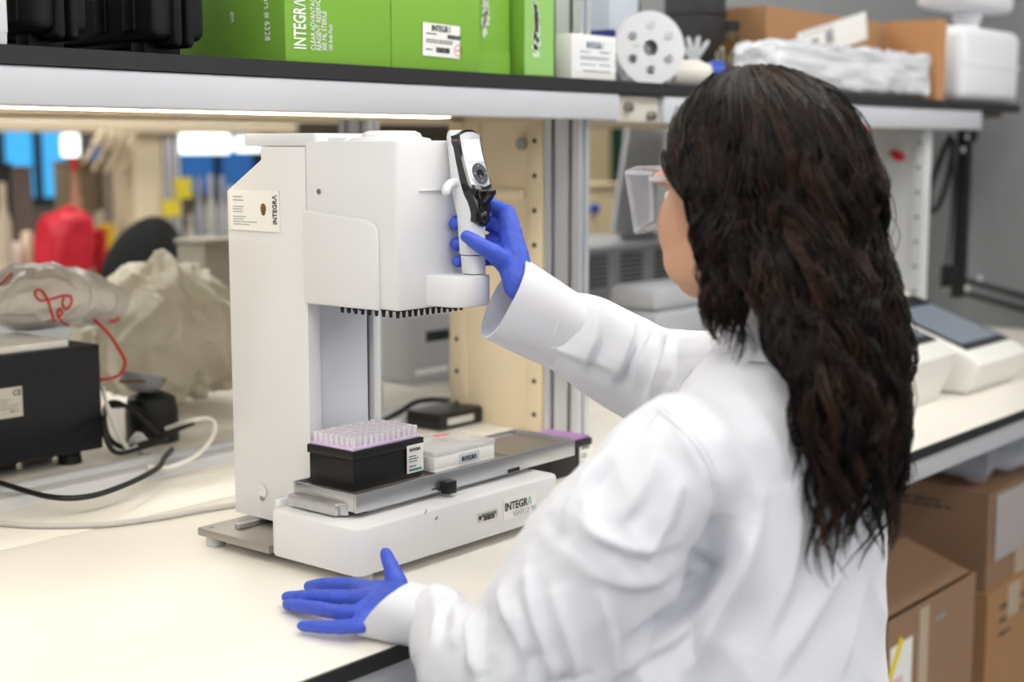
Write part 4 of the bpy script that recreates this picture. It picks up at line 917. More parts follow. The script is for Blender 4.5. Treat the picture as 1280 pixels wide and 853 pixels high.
# red waste bag
a, b = ony(64, 337, 4.6), ony(114, 266, 4.6); REDB = M('waste_red', (216, 40, 60), .35, alpha=.92, var=.15, vscale=12, bump=.3, bscale=30)
rb = thing('waste_bag', ((a.x+b.x)/2, 4.62, 0), 'translucent red waste bag standing on the distant bench', 'bag')
bmx = grid_box(a.x, b.x, 4.57, 4.72, .012, b.z, 14, .75)
for v in bmx.verts: t = v.co.z/b.z; v.co.x += (t-.5)*.03
crumple('bag', bmx, .012, 9, REDB, rb, 4); obj('gathered_top', G().tube([((a.x+b.x)/2-.06, 4.64, b.z-.02), ((a.x+b.x)/2+.02, 4.64, b.z+.012), ((a.x+b.x)/2+.08, 4.64, b.z-.01)], [.012, .02, .012], 8), REDB, rb)
# office chair
cx = ony(193, 300, 3.55).x; topz = ony(193, 270, 3.55).z; CHB = M('chair_black', (16, 16, 18), .7, bump=.1, bscale=200)
ch = thing('lab_chair', (cx, 3.6, FZ), 'black round-backed lab chair in the aisle behind the bags', 'chair')
b = bmesh.new(); bmesh.ops.create_uvsphere(b, u_segments=28, v_segments=18, radius=1)
for v in b.verts: x, y, z = v.co; v.co = Vector((cx+x*.165*(1-.12*max(0, z)), 3.55+y*.035+.05*x*x, topz-.19+z*.19))
g = G(); g._add(b); obj('backrest', g, CHB, ch)
obj('seat', G().rbox(cx-.21, cx+.21, 3.08, 3.5, -.30, -.24, .08, .02), CHB, ch); obj('back_bar', G().tube([(cx, 3.35, -.31), (cx, 3.58, -.31), (cx, 3.62, -.2), (cx, 3.60, topz-.2)], .018, 8), BLACKP, ch); obj('gas_column', G().cyl((cx, 3.3, FZ+.08), (cx, 3.3, -.31), .025), BLACKP, ch)
for k in range(5): a_ = k*2*math.pi/5; e_ = Vector((cx+.28*math.cos(a_), 3.3+.28*math.sin(a_), FZ+.06)); l = obj('leg', G().tube([(cx, 3.3, FZ+.09), e_], [.022, .015], 8), BLACKP, ch); obj('caster', G().cyl(e_+Vector((-.012, 0, -.034)), e_+Vector((.012, 0, -.034)), .025), BLACKP, l)
# grey carton behind the big bag
far_box('grey_carton', 256, 300, 304, 330, 2.55, (150, 144, 130), 'grey carton behind the beige plastic bag', 'box', dp=.1)
# beyond the vented units
a, b = ony(722, 300, 4.2), ony(764, 150, 4.2)
cab = thing('tall_cabinet', ((a.x+b.x)/2, 4.3, FZ), 'cream tall cabinet far beyond the vented units', 'cabinet'); CRM2 = M('cabinet_cream', (214, 196, 156), .6)
obj('body', G().box(a.x-.1, b.x, 4.2, 4.6, FZ, 1.1, .004), CRM2, cab); obj('door', G().box(a.x-.08, b.x-.02, 4.19, 4.1995, FZ+.1, 1.05, .003), CRM2, cab)
a, b = ony(764, 300, 4.3), ony(778, 150, 4.3); gc = thing('green_board', (b.x, 4.3, FZ), 'dark green board beside the tall cream cabinet', 'board'); obj('panel', G().box(a.x, b.x+.02, 4.3, 4.33, FZ, 1.0, .004), M('board_green', (28, 70, 50), .6), gc); obj('edge', G().box(b.x+.021, b.x+.04, 4.3, 4.33, FZ, 1.0), GREYF, gc)
a, b = ony(735, 275, 3.1), ony(782, 228, 3.1); far = thing('cream_printer', ((a.x+b.x)/2, 3.2, FZ), 'cream boxy machine behind the vented units', 'machine'); obj('body', G().box(a.x, b.x, 3.1, 3.4, FZ, b.z-.02, .01), CRM2, far); obj('lid', G().box(a.x-.01, b.x+.01, 3.09, 3.41, b.z-.019, b.z, .008), CRM2, far); p = ony(730, 262, 3.08); obj('blue_knob', G().sphere(Vector((a.x+.02, 3.085, p.z)), .02), M('knob_blue', (40, 60, 170), .5), far)
# ------------------------------------------------------------------ the person
V = Vector
SKIN = M('skin', (206, 158, 128), .5, var=.06, vscale=40, sss=.08, bump=.08, bscale=400)
GLOVE = M('nitrile_blue', (66, 92, 206), .48, var=.12, vscale=60, bump=.35, bscale=160)
COAT = M('coat_white', (222, 223, 230), .85, var=.02, vscale=20, bump=.06, bscale=900, sheen=.15)
TROUS = M('trousers_dark', (38, 40, 52), .85, var=.1)
HAIRM = M('hair_dark', (16, 12, 11), .6, spec=.2)

def capsules(bm_out, chain, seg=12):
    """tapered round limbs: spheres at the joints, cones between"""
    g = G()
    for i, (p, r) in enumerate(chain):
        b = bmesh.new(); bmesh.ops.create_icosphere(b, subdivisions=2, radius=r)
        for v in b.verts: v.co += V(p)
        g._add(b)
        if i:
            g.tube([chain[i-1][0], p], [chain[i-1][1], r], 16)
    me = bpy.data.meshes.new('t'); g.bm.to_mesh(me); g.bm.free(); bm_out.from_mesh(me); bpy.data.meshes.remove(me)
def ellipsoid(bm_out, c, rad, axes=None, sub=3):
    b = bmesh.new(); bmesh.ops.create_icosphere(b, subdivisions=sub, radius=1)
    A = Matrix(axes).transposed() if axes else Matrix.Identity(3)
    for v in b.verts: v.co = A @ V((v.co.x*rad[0], v.co.y*rad[1], v.co.z*rad[2])) + V(c)
    me = bpy.data.meshes.new('t'); b.to_mesh(me); b.free(); bm_out.from_mesh(me); bpy.data.meshes.remove(me)
def ringloft(bm_out, rings, left, fwd, n=40, power=2.3):
    """closed loft of (centre, half width, half depth) rings lying across the given axes"""
    b = bmesh.new(); R_ = []
    for c, hw, hd in rings:
        row = []
        for k in range(n):
            a = 2*math.pi*k/n; cs, sn = math.cos(a), math.sin(a)
            row.append(b.verts.new(V(c) + left*(hw*abs(cs)**(2/power)*math.copysign(1, cs)) + fwd*(hd*abs(sn)**(2/power)*math.copysign(1, sn))))
        R_.append(row)
    for p, q in zip(R_, R_[1:]):
        for k in range(n): b.faces.new((p[k], p[(k+1) % n], q[(k+1) % n], q[k]))
    b.faces.new(R_[0][::-1]); b.faces.new(R_[-1]); bmesh.ops.recalc_face_normals(b, faces=b.faces[:])
    me = bpy.data.meshes.new('t'); b.to_mesh(me); b.free(); bm_out.from_mesh(me); bpy.data.meshes.remove(me)
def fuse(bm, voxel, smooth, factor=.5):
    """one continuous skin around everything in bm"""
    me = bpy.data.meshes.new('f'); bm.to_mesh(me); bm.free()
    o = bpy.data.objects.new('f', me); COL.objects.link(o)
    r = o.modifiers.new('r', 'REMESH'); r.mode = 'VOXEL'; r.voxel_size = voxel; r.use_smooth_shade = True
    if smooth: s = o.modifiers.new('s', 'SMOOTH'); s.iterations = smooth; s.factor = factor
    bpy.context.view_layer.update()
    out = bpy.data.meshes.new_from_object(o.evaluated_get(_dg())); bpy.data.objects.remove(o); bpy.data.meshes.remove(me)
    out.materials.clear(); return out
def np_co(me): a = np.empty(len(me.vertices)*3); me.vertices.foreach_get('co', a); return a.reshape(-1, 3)
def np_no(me): a = np.empty(len(me.vertices)*3, dtype=np.float32); me.vertices.foreach_get('normal', a); return a.reshape(-1, 3).astype(float)
def set_co(me, a): me.vertices.foreach_set('co', a.ravel()); me.update()

BF = V((-.10, .995, 0)).normalized(); BL = V((-BF.y, BF.x, 0))          # body faces the bench; its left
HA = math.radians(89); HF = V((math.cos(HA), math.sin(HA), -.10)).normalized(); HL = V((-math.sin(HA), math.cos(HA), 0)).normalized(); HU = HF.cross(HL)
HC = V((1.247, .739, .462))
def hd_(f, l, u): return HC + HF*f + HL*l + HU*u
WL, WR = onz(492, 761, .031), V((1.286, 1.058, .342))                  # wrists
SHL, SHR = V((1.092, .702, .212)), V((1.368, .722, .228))
ELL, ELR = V((1.012, .832, -.022)), V((1.425, .965, .225))

person = thing('person', (1.245, .66, FZ), 'person in white lab coat and goggles, long dark wavy hair, holding the controller', 'person')
# body: one continuous skin
bm = bmesh.new()
ellipsoid(bm, hd_(-.012, 0, .012), (.090, .073, .088), (HF, HL, HU))
ellipsoid(bm, hd_(.030, 0, -.035), (.056, .062, .075), (HF, HL, HU))
ellipsoid(bm, hd_(.052, 0, -.090), (.030, .034, .022), (HF, HL, HU))
for s in (1, -1):
    ellipsoid(bm, hd_(.043, s*.037, -.038), (.034, .030, .046), (HF, HL, HU))      # cheek
    ellipsoid(bm, hd_(.028, s*.047, -.068), (.042, .021, .034), (HF, HL, HU))      # jaw
    ellipsoid(bm, hd_(-.012, s*.074, -.012), (.016, .008, .028), (HF, HL, HU))     # ear
    capsules(bm, [(hd_(.078, s*.016, .016), .008), (hd_(.070, s*.046, .014), .008)])  # brow
    ellipsoid(bm, hd_(.090, s*.010, -.036), (.008, .007, .006), (HF, HL, HU))      # nostril wing
capsules(bm, [(hd_(.080, 0, .006), .008), (hd_(.098, 0, -.030), .0095), (hd_(.088, 0, -.036), .009)])
capsules(bm, [(hd_(.079, .017, -.064), .005), (hd_(.0865, 0, -.061), .0065), (hd_(.079, -.017, -.064), .005)])
capsules(bm, [(hd_(.077, .013, -.072), .005), (hd_(.084, 0, -.072), .0065), (hd_(.077, -.013, -.072), .005)])
capsules(bm, [(hd_(-.03, 0, -.05), .056), (V((1.25, .690, .325)), .052), (V((1.25, .675, .27)), .06)])
ringloft(bm, [(V((1.24, .688, .272)), .075, .045), (V((1.232, .690, .232)), .11, .056), (V((1.224, .690, .12)), .105, .060), (V((1.215, .686, 0)), .10, .060), (V((1.21, .68, -.12)), .12, .075), (V((1.21, .668, -.2)), .14, .095)], BL, BF)
capsules(bm, [(SHL-BL*.02, .042), ((SHL+ELL)/2, .040), (ELL, .036), ((ELL+WL)/2, .033), (WL-BF*.03, .017)])
capsules(bm, [(SHR+BL*.02, .042), ((SHR+ELR)/2, .040), (ELR, .036), ((ELR+WR)/2, .033), (WR, .017)])
for s in (1, -1):
    hip = V((1.21, .668, -.17))+BL*(s*.075); kn = hip+V((0, .02, -.38)); an = V((hip.x, hip.y-.02, FZ+.09))
    capsules(bm, [(hip, .08), (kn, .052), ((kn+an)/2, .05), (an, .036), (an+BF*.03+V((0, 0, -.045)), .03)])
bme = fuse(bm, .0042, 5)
body = mesh_obj('body', bme, SKIN, person)
for s in (1, -1):
    e = obj('eye', G().sphere(hd_(.061, s*.032, -.008), .0125), M('eye_white', (232, 228, 222), .2), body)
    obj('iris', G().sphere(hd_(.0705, s*.032, -.008), .0052), M('iris_brown', (52, 34, 24), .15), body)
    obj('eyebrow', G().tube([hd_(.0835, s*.014, .018), hd_(.0805, s*.032, .020), hd_(.072, s*.048, .016)], [.002, .0025, .0012], 8), HAIRM, body)
# trousers, shoes
bm = bmesh.new()
ringloft(bm, [(V((1.21, .675, -.05)), .13, .085), (V((1.21, .668, -.22)), .155, .105)], BL, BF)
for s in (1, -1):
    hip = V((1.21, .668, -.17))+BL*(s*.078); kn = hip+V((0, .02, -.38)); an = V((hip.x, hip.y-.02, FZ+.1)); capsules(bm, [(hip, .088), (kn, .066), ((kn+an)/2, .062), (an, .056), (an-V((0, 0, .05)), .056)])
mesh_obj('trousers', fuse(bm, .008, 4), TROUS, person)
for s in (1, -1):
    an = V((1.21, .648, FZ))+BL*(s*.078); bm = bmesh.new(); capsules(bm, [(an+V((0, 0, .04))-BF*.03, .038), (an+BF*.05+V((0, 0, .034)), .034), (an+BF*.14+V((0, 0, .03)), .03)])
    me = fuse(bm, .006, 3); c = np_co(me); c[:, 2] = np.maximum(c[:, 2], FZ+.001); set_co(me, c); mesh_obj('shoe', me, M('shoe_black', (26, 26, 28), .5), person)

# ---- lab coat
bm = bmesh.new()
ringloft(bm, [(V((1.248, .692, .330)), .062, .056), (V((1.245, .688, .305)), .078, .066), (V((1.238, .686, .278)), .130, .080), (V((1.233, .686, .245)), .155, .092), (V((1.228, .686, .19)), .155, .098),
              (V((1.222, .684, .10)), .150, .100), (V((1.215, .680, 0)), .148, .102), (V((1.21, .675, -.12)), .160, .112), (V((1.21, .668, -.28)), .182, .130), (V((1.21, .66, -.46)), .20, .145)], BL, BF)
WLc, WRc = WL+V((.004, -.008, .003)), V((1.286, 1.070, .318))
LSL = [(SHL, .070), (SHL.lerp(ELL, .35)+BL*.010+BF*.012, .078), (SHL.lerp(ELL, .7)+BF*.012, .080), (ELL, .074), (ELL.lerp(WLc, .35), .062), (ELL.lerp(WLc, .58), .044), (WLc-V((0, .052, -.001)), .034)]
RSL = [(SHR, .070), (SHR.lerp(ELR, .5), .068), (ELR, .062), (ELR.lerp(WRc, .5), .056), (WRc+(ELR-WRc)*.30, .047)]
capsules(bm, LSL); capsules(bm, RSL); capsules(bm, [(SHL.lerp(ELL, .45), .060), (V((1.11, .705, -.03)), .060), (V((1.085, .70, -.16)), .055)])
cme = fuse(bm, .0042, 14)
def fold_on(me, folds):
    """raise or sink soft ridges along lines drawn on the cloth"""
    co, no = np_co(me), np_no(me); disp = np.zeros(len(co))
    tree = BVHTree.FromPolygons([V(c) for c in co], [p.vertices for p in me.polygons])
    for pts, width, amp in folds:
        P = []
        for p in smoothpath([V((a, b, 0)) for a, b in pts], 4):
            h = tree.ray_cast(CAM, _ray(p.x, p.y).normalized())
            if h[0] is not None and (not P or (h[0]-V(P[-1])).length < .12): P.append(tuple(h[0]))
        if len(P) < 3: continue
        P = np.array(P); best = np.full(len(co), 1e9); tt = np.zeros(len(co)); n = len(P)-1
        for i in range(n):
            a, d = P[i], P[i+1]-P[i]; L = max(d @ d, 1e-12); t = np.clip((co-a) @ d/L, 0, 1)
            ds = np.linalg.norm(co-(a+t[:, None]*d), axis=1); m = ds < best; best[m] = ds[m]; tt[m] = (i+t[m])/n
        env = np.sin(np.pi*np.clip(tt, .02, .98))**.6
        disp += 2.0*amp*env*np.exp(-(best/(width*.85))**1.35)
    return co, no, disp
F = []   # (line in the photograph, half width, height)
def ridge(pts, w=.010, a=.006, valley=True):
    F.append((pts, w, a))
    if valley: F.append(([(x+7, y+9) for x, y in pts], w*1.1, -a*.7))
# upper left arm: drag folds from the armpit, sleeve head
ridge([(760, 560), (735, 610), (742, 660), (775, 690)], .012, .006)
ridge([(720, 640), (745, 672), (800, 690), (850, 680)], .011, .005)
ridge([(700, 680), (740, 720), (800, 735), (850, 715)], .012, .004)
ridge([(748, 575), (722, 622), (700, 668)], .007, .004)
ridge([(850, 600), (838, 650), (805, 705)], .008, .004)
ridge([(820, 560), (800, 620), (775, 650)], .008, .003)
ridge([(745, 735), (765, 790), (772, 845)], .009, .005)
ridge([(640, 745), (655, 800), (650, 845)], .007, .005)
ridge([(1000, 640), (990, 720), (960, 800)], .012, .004)
ridge([(925, 480), (965, 540), (985, 600)], .010, .003)
ridge([(690, 730), (710, 790), (725, 850)], .012, .009)
ridge([(660, 705), (668, 760), (690, 830), (700, 853)], .011, .009)
ridge([(625, 735), (640, 775), (665, 825)], .011, .009)
ridge([(598, 742), (592, 790), (598, 850)], .012, .008)
ridge([(568, 738), (575, 775), (572, 815)], .009, .006)
ridge([(540, 738), (548, 770), (545, 800)], .008, .005)
ridge([(780, 800), (830, 760), (870, 720), (900, 690)], .012, .007)
ridge([(760, 850), (830, 810), (880, 760), (905, 715)], .013, .008)
# deep fold between sleeve and back
F.append(([(905, 640), (880, 720), (830, 790), (790, 850)], .016, -.014))
F.append(([(940, 650), (925, 720), (880, 800), (850, 850)], .014, .007))
F.append(([(870, 700), (877, 715), (869, 732)], .008, -.007))
ridge([(960, 600), (940, 690), (900, 780), (870, 850)], .014, .004)
ridge([(1060, 700), (1020, 770), (970, 850)], .016, .004)
ridge([(1085, 720), (1065, 790), (1050, 850)], .014, .004)
ridge([(890, 520), (930, 580), (955, 640)], .014, .004)
ridge([(840, 520), (870, 570), (890, 610)], .008, .004)
# raised right sleeve
ridge([(700, 345), (705, 385), (690, 430)], .010, .006)
ridge([(745, 380), (745, 420), (730, 455)], .010, .007)
ridge([(790, 395), (785, 430), (765, 480)], .011, .008)
ridge([(815, 405), (812, 435), (790, 490)], .009, .007)
ridge([(835, 415), (832, 450), (810, 500)], .008, .006)
ridge([(680, 430), (730, 450), (790, 470)], .010, .004)
co, no, disp = fold_on(cme, F)
rw = np.array([noise.noise(V((c[0]*11+3, c[1]*11, c[2]*5)))*.0045 + .0055*(.28-abs(noise.noise(V((c[0]*9+c[2]*6, c[1]*9-c[2]*5, c[2]*6+4))))**.75) + noise.noise(V((c[0]*26, c[1]*26+7, c[2]*13)))*.0016 + .0028*(.25-abs(noise.noise(V((c[0]*21+c[2]*9+2, c[1]*21, c[2]*14))))**.8) for c in co])
co = co + no*(disp+rw)[:, None]
keep = (co[:, 1] > .978) & (co[:, 2] < .0025) & (co[:, 0] < 1.2); co[keep, 2] = .0025
inner = (co[:, 1] > .93) & (co[:, 1] <= .984) & (co[:, 2] < .05) & (co[:, 2] > -.08)
set_co(cme, co)
coat = mesh_obj('lab_coat', cme, COAT, person)
def on_coat(px, py, off=.001): return on_mesh(coat, px, py, off)
_tree = BVHTree.FromPolygons([v.co+ORG[coat.name] for v in cme.vertices], [p.vertices for p in cme.polygons])
def coat_line(pts, r, name='seam'):
    P = []
    for p in smoothpath([V((a, b, 0)) for a, b in pts], 6):
        h = _tree.ray_cast(CAM, _ray(p.x, p.y).normalized())
        if h[0] is not None: P.append(h[0]+h[1]*r*.3)
    if len(P) > 2: obj(name, G().tube(P, r, 6), COAT, coat)
coat_line([(822, 512), (850, 535), (880, 572), (893, 610), (890, 650)], .0016)
coat_line([(826, 508), (855, 530), (885, 567), (898, 608), (895, 650)], .0010)
coat_line([(800, 545), (860, 470), (905, 425)], .0010)
# cuffs: open bands round the wrists
def cuff(c0, c1, r0, r1, side, flat=1, n=32):
    """band of cloth from c0 (arm side) to c1 (open end)"""
    ax = (c1-c0).normalized(); u = ax.cross(side).normalized(); v = u.cross(ax)
    b = bmesh.new(); rows = []
    prof = [(0, r0), (.25, r0*.7+r1*.3), (.6, r0*.3+r1*.7), (1, r1), (1.0, r1-.003), (.6, r1*.9-.004), (.2, r0*.8-.006)]
    for t, r in prof:
        c = c0.lerp(c1, t); row = []
        for k in range(n):
            a = 2*math.pi*k/n; w = 1+.035*math.sin(a*3+t*2)+.02*math.sin(a*5+1)
            p = c + u*(r*w*math.cos(a)) + v*(r*w*flat*math.sin(a)); row.append(b.verts.new(p))
        rows.append(row)
    for p, q in zip(rows, rows[1:]):
        for k in range(n): b.faces.new((p[k], p[(k+1) % n], q[(k+1) % n], q[k]))
    bmesh.ops.recalc_face_normals(b, faces=b.faces[:]); g = G(); g._add(b); return g
lc = cuff(WLc+V((.004, -.055, -.002)), WLc+V((-.003, .014, -.001)), .035, .0395, Z_, .92)
for v in lc.bm.verts: v.co.y -= (v.co.z-WLc.z)*.75*max(0, min(1, (v.co.y-WLc.y+.055)/.05)); v.co.z = WLc.z-.004+(v.co.z-WLc.z)*.90
for v in lc.bm.verts:
    if v.co.z < .0012: v.co.z = .0012
obj('cuff', lc, COAT, coat, ang=50)
dR = (WRc-ELR).normalized()
obj('cuff', cuff(WRc-dR*.085, WRc+dR*.014, .046, .0525, Z_, 1.0), COAT, coat, ang=50)
# collar
g = G(); b = bmesh.new(); rows = []
for z, rw_, rd, dy in ((.300, .083, .070, 0), (.335, .068, .062, .002), (.350, .066, .060, .003), (.352, .069, .063, .003), (.330, .078, .072, 0), (.302, .094, .080, -.002)):
    rows.append([b.verts.new(V((1.252, .688+dy, z + (-.03*max(0, math.sin(2*math.pi*k/36)))*1)) + BL*(rw_*math.cos(2*math.pi*k/36)) + BF*(rd*math.sin(2*math.pi*k/36))) for k in range(36)])
for p, q in zip(rows, rows[1:]):
    for k in range(36): b.faces.new((p[k], p[(k+1) % 36], q[(k+1) % 36], q[k]))
bmesh.ops.recalc_face_normals(b, faces=b.faces[:]); obj('collar', g._add(b), COAT, coat, ang=60)

# ---- gloves
def at(px, py, z): return onz(px, py, z)
bm = bmesh.new(); z0 = .012
def finger(pts, rs): capsules(bm, [(p, r) for p, r in zip(pts, rs)])
finger([at(444, 733, .024), at(425, 731, .022), at(404, 731, .018), at(386, 733, .010)], [.0092, .0082, .0076, .0064])
finger([at(442, 748, .025), at(418, 747, .024), at(388, 746, .019), at(359, 747, .010)], [.0094, .0084, .0078, .0066])
finger([at(446, 767, .024), at(424, 766, .021), at(390, 760, .016), at(359, 756, .009)], [.0094, .0084, .0078, .0062])
finger([at(452, 782, .019), at(428, 784, .016), at(400, 784, .012), at(377, 783, .008)], [.0086, .0076, .0068, .0056])
finger([at(498, 746, .030), at(497, 730, .038), at(489, 709, .053), at(482, 692, .065)], [.0130, .0112, .0088, .0066])
for px, py, z, r in ((446, 734, .024, .0098), (444, 749, .025, .0102), (447, 767, .024, .0100), (454, 780, .019, .0092)):
    capsules(bm, [(at(px, py, z), r), (at(px*.5+245, py*.45+414, .028), .0140), (WL, .0185)])
capsules(bm, [(at(468, 740, .027), .0130), (at(494, 742, .029), .0135)]); capsules(bm, [(at(456, 775, .022), .0120), (at(471, 771, .024), .0130), (WL, .019)])
capsules(bm, [(at(474, 757, .028), .0150), (WL, .020), (WL+V((.004, -.06, .004)), .024)])
gm = fuse(bm, .0017, 5); c = np_co(gm); n = np_no(gm)
c += n*np.array([noise.noise(V(q)*130)*.0007 for q in c])[:, None]; c[:, 2] = np.maximum(c[:, 2], .0008); set_co(gm, c)
mesh_obj('glove', gm, GLOVE, person)
bm = bmesh.new()
H0 = V((hx, hy, 0)); RR, FF = V((CR.x, CR.y, 0)), V((CF.x, CF.y, 0)).normalized()
def hp3(r, f, z): return H0 + RR*r + FF*f + V((0, 0, z))
for z, zk, rt, tip in ((.4445, .430, .0078, -.0165), (.4125, .409, .0088, -.0215), (.388, .388, .0086, -.0205), (.3675, .3685, .0076, -.019)):
    finger([hp3(.040, .014, zk-.006), hp3(.024, .026, zk), hp3(.004, .028, z), hp3(-.012, .025, z), hp3(tip, .014, z-.001)], [rt*1.15, rt*1.1, rt*1.02, rt, rt*.98])
finger([hp3(.040, -.006, .364), hp3(.023, -.018, .379), hp3(.006, -.025, .389), hp3(-.008, -.026, .3985)], [.0135, .0108, .0092, .0072])
for zk, f in ((.424, .013), (.405, .013), (.385, .012), (.366, .010)): capsules(bm, [(hp3(.040, f, zk-.006), .0112), (WR+V((0, 0, 0)), .019)])
capsules(bm, [(hp3(.040, -.006, .364), .0135), (WR, .020)]); capsules(bm, [(hp3(.034, .006, .378), .012), (hp3(.044, .004, .36), .015), (WR, .022), (WR+(ELR-WR)*.34, .026)])
gm = fuse(bm, .0017, 5); c = np_co(gm); n = np_no(gm); c += n*np.array([noise.noise(V(q)*130)*.0007 for q in c])[:, None]; set_co(gm, c)
mesh_obj('glove', gm, GLOVE, person)

# ---- safety goggles
gg = obj('safety_goggles', G().tube([hd_(.099, .058, .022), hd_(.108, .03, .026), hd_(.110, 0, .026), hd_(.108, -.03, .026), hd_(.099, -.058, .022)], .0035, 8), M('goggle_clear', (224, 224, 232), .08, alpha=.34), person)
GC = MATS['goggle_clear']; GL = M('goggle_lens', (200, 206, 216), .03, alpha=.05)
b = bmesh.new(); rows = []
for u in (.022, -.010, -.036):
    rows.append([b.verts.new(hd_(.110-.011*(l/.058)**2 - (.0 if u > -.03 else .004), l*(1 if u > -.03 else .92), u)) for l in np.linspace(.060, -.060, 13)])
for p, q in zip(rows, rows[1:]):
    for k in range(12): b.faces.new((p[k], p[k+1], q[k+1], q[k]))
g = G(); g._add(b); ln = obj('lens', g, GL, gg); sol = ln.modifiers.new('s', 'SOLIDIFY'); sol.thickness = .002
obj('lower_rim', G().tube([hd_(.095, .056, -.037), hd_(.104, .03, -.037), hd_(.106, .012, -.034), hd_(.106, -.012, -.034), hd_(.104, -.03, -.037), hd_(.095, -.056, -.037)], .003, 8), GC, gg)
for s in (1, -1):
    q = [hd_(.099, s*.060, .022), hd_(.055, s*.080, .018), hd_(.058, s*.080, -.028), hd_(.094, s*.058, -.037)]
    b = bmesh.new(); vs = [b.verts.new(p) for p in q]; b.faces.new(vs); g = G(); g._add(b); sh_ = obj('side_shield', g, GL, gg); sol = sh_.modifiers.new('s', 'SOLIDIFY'); sol.thickness = .002
    obj('shield_rim', G().tube(q+[q[0]], .0026, 8), GC, gg)
    for k in range(7):
        t = .12+k*.125; a, c = q[0].lerp(q[1], t), q[3].lerp(q[2], t); obj('rib', G().tube([a, c], .0008, 6), GC, gg)
    obj('temple_arm', G().tube([hd_(.057, s*.080, .012), hd_(.0, s*.083, .010), hd_(-.06, s*.075, -.004)], .003, 8), GC, gg)

# ---- hair
scal = bmesh.new(); bmesh.ops.create_uvsphere(scal, u_segments=48, v_segments=32, radius=1)
def skull(d, k=1.0):  # point on the scalp in direction d = (f, l, u)
    return hd_(-.012 + d[0]*.0925*k, d[1]*.0755*k, .012 + d[2]*.0905*k)
dl = [v for v in scal.verts if (v.co.x > .62 and v.co.z < .50) or (v.co.z < -.15 and v.co.x > .0) or v.co.z < -.75]
bmesh.ops.delete(scal, geom=dl, context='VERTS')
for v in scal.verts: v.co = skull((v.co.x, v.co.y, v.co.z), 1.03)
g = G(); g._add(scal); hair_root = obj('hair', g, HAIRM, person)
lr = np.random.default_rng(5)
strands = []; tint = []
NL, NS, NP = 230, 36, 30
def lock_path(phi, el):
    """guide of one lock: over the scalp, down beside the head, then behind the shoulders"""
    P = []
    ph = phi
    lenf = (phi-50)/130 if phi < 180 else (310-phi)/130          # 0 at the temples, 1 at the back
    back = 1 if lenf > .38 else 0
    el_end = -.28
    n1 = 9
    for i in range(n1):
        t = i/(n1-1); e = el*(1-t)+el_end*t; p2 = math.radians(ph + (180-ph)*(.08+.22*max(0, 1-lenf*2.6))*t)
        d = V((math.cos(e)*math.cos(p2), math.cos(e)*math.sin(p2), math.sin(e)))
        lift = 1.11+.12*math.sin(math.pi*min(t*.75, 1))+.04*t
        P.append(skull(d, lift))
    last = P[-1]
    if lenf < .33:
        zend = .345 + lr.uniform(-.035, .03) - .12*max(0, lenf-.12)
    elif lenf < .55: zend = .30 + lr.uniform(-.10, .03) - .25*(lenf-.33)
    else: zend = .155 + lr.uniform(-.05, .06)
    lat = (last-HC).dot(HL); n2 = NP-n1
    for i in range(1, n2+1):
        t = i/n2; z = last.z*(1-t)+zend*t
        q = V((last.x, last.y, z))
        if lenf >= .33:
            drop = min(1, max(0, (.46-z)/.20)); s_ = drop*drop*(3-2*drop)
            tx = 1.208 - (lat*1.12+.004) * (1-.12*t); ty = .584 - .016*math.cos((lat)/.09*1.3) + .028*abs(lat/.1)**1.5 - .006*(1-t)
            q.x = last.x*(1-s_)+tx*s_; q.y = last.y*(1-s_)+ty*s_
        else:
            q += HL*(math.copysign(.010, lat)*math.sin(t*2.6)) - HF*(.022*t)
        P.append(q)
    for _ in range(7): P = [P[0]]+[(P[i-1]+P[i]*2+P[i+1])/4 for i in range(1, len(P)-1)]+[P[-1]]
    return P, lenf
def add_lock(phi, el, ns, wid):
    P, lenf = lock_path(phi, el); P = np.array([tuple(p) for p in P]); n = len(P)
    L = np.concatenate([[0], np.cumsum(np.linalg.norm(np.diff(P, axis=0), axis=1))])
    tang = np.gradient(P, axis=0); tang /= np.linalg.norm(tang, axis=1)[:, None]
    outv = P-np.array([HC.x, HC.y, 0]); outv[:, 2] = 0; outv /= np.linalg.norm(outv, axis=1)[:, None]
    side = np.cross(tang, outv); side /= np.maximum(np.linalg.norm(side, axis=1)[:, None], 1e-6); nrm = np.cross(side, tang)
    ph1, ph2 = phi*.16+el*2+lr.normal(0, .7), phi*.11+1.5+lr.normal(0, .8); wl = lr.uniform(.095, .135); am = lr.uniform(.007, .016)
    grow = np.clip((L-.03)/.15, 0, 1); rad_off = lr.uniform(-.004, .012)
    C = P + side*(am*grow*np.sin(2*np.pi*L/wl+ph1))[:, None] + nrm*(am*.8*grow*np.sin(2*np.pi*L/wl+ph2)+rad_off*grow)[:, None]
    tn = lr.choice([.5, .6, .75, .9, 1.2, 1.7])
    for k in range(ns):
        a = lr.uniform(0, 6.28); r = wid*math.sqrt(lr.uniform(0, 1)); taper = (.55+.55*np.sin(np.pi*np.clip(L/L[-1]*.85+.12, 0, 1)))*(1-.65*np.clip(L/L[-1]-.6, 0, 1)/.4)
        j1, j2, j3 = lr.uniform(0, 6.28, 3); fz = .0016*grow*np.sin(2*np.pi*L/lr.uniform(.03, .06)+j1)
        ln = lr.uniform(.82, 1.0) if lr.uniform() < .7 else lr.uniform(.6, .9)
        S_ = C + side*(r*math.cos(a)*taper+fz)[:, None] + nrm*(r*.7*math.sin(a)*taper+.0012*grow*np.sin(2*np.pi*L/.05+j2))[:, None]
        tq = np.linspace(0, ln*(n-1), n); i0 = np.minimum(tq.astype(int), n-2); fr = (tq-i0)[:, None]
        S_ = S_[i0]*(1-fr)+S_[i0+1]*fr
        strands.append(S_); tint.append(tn*lr.uniform(.8, 1.25))
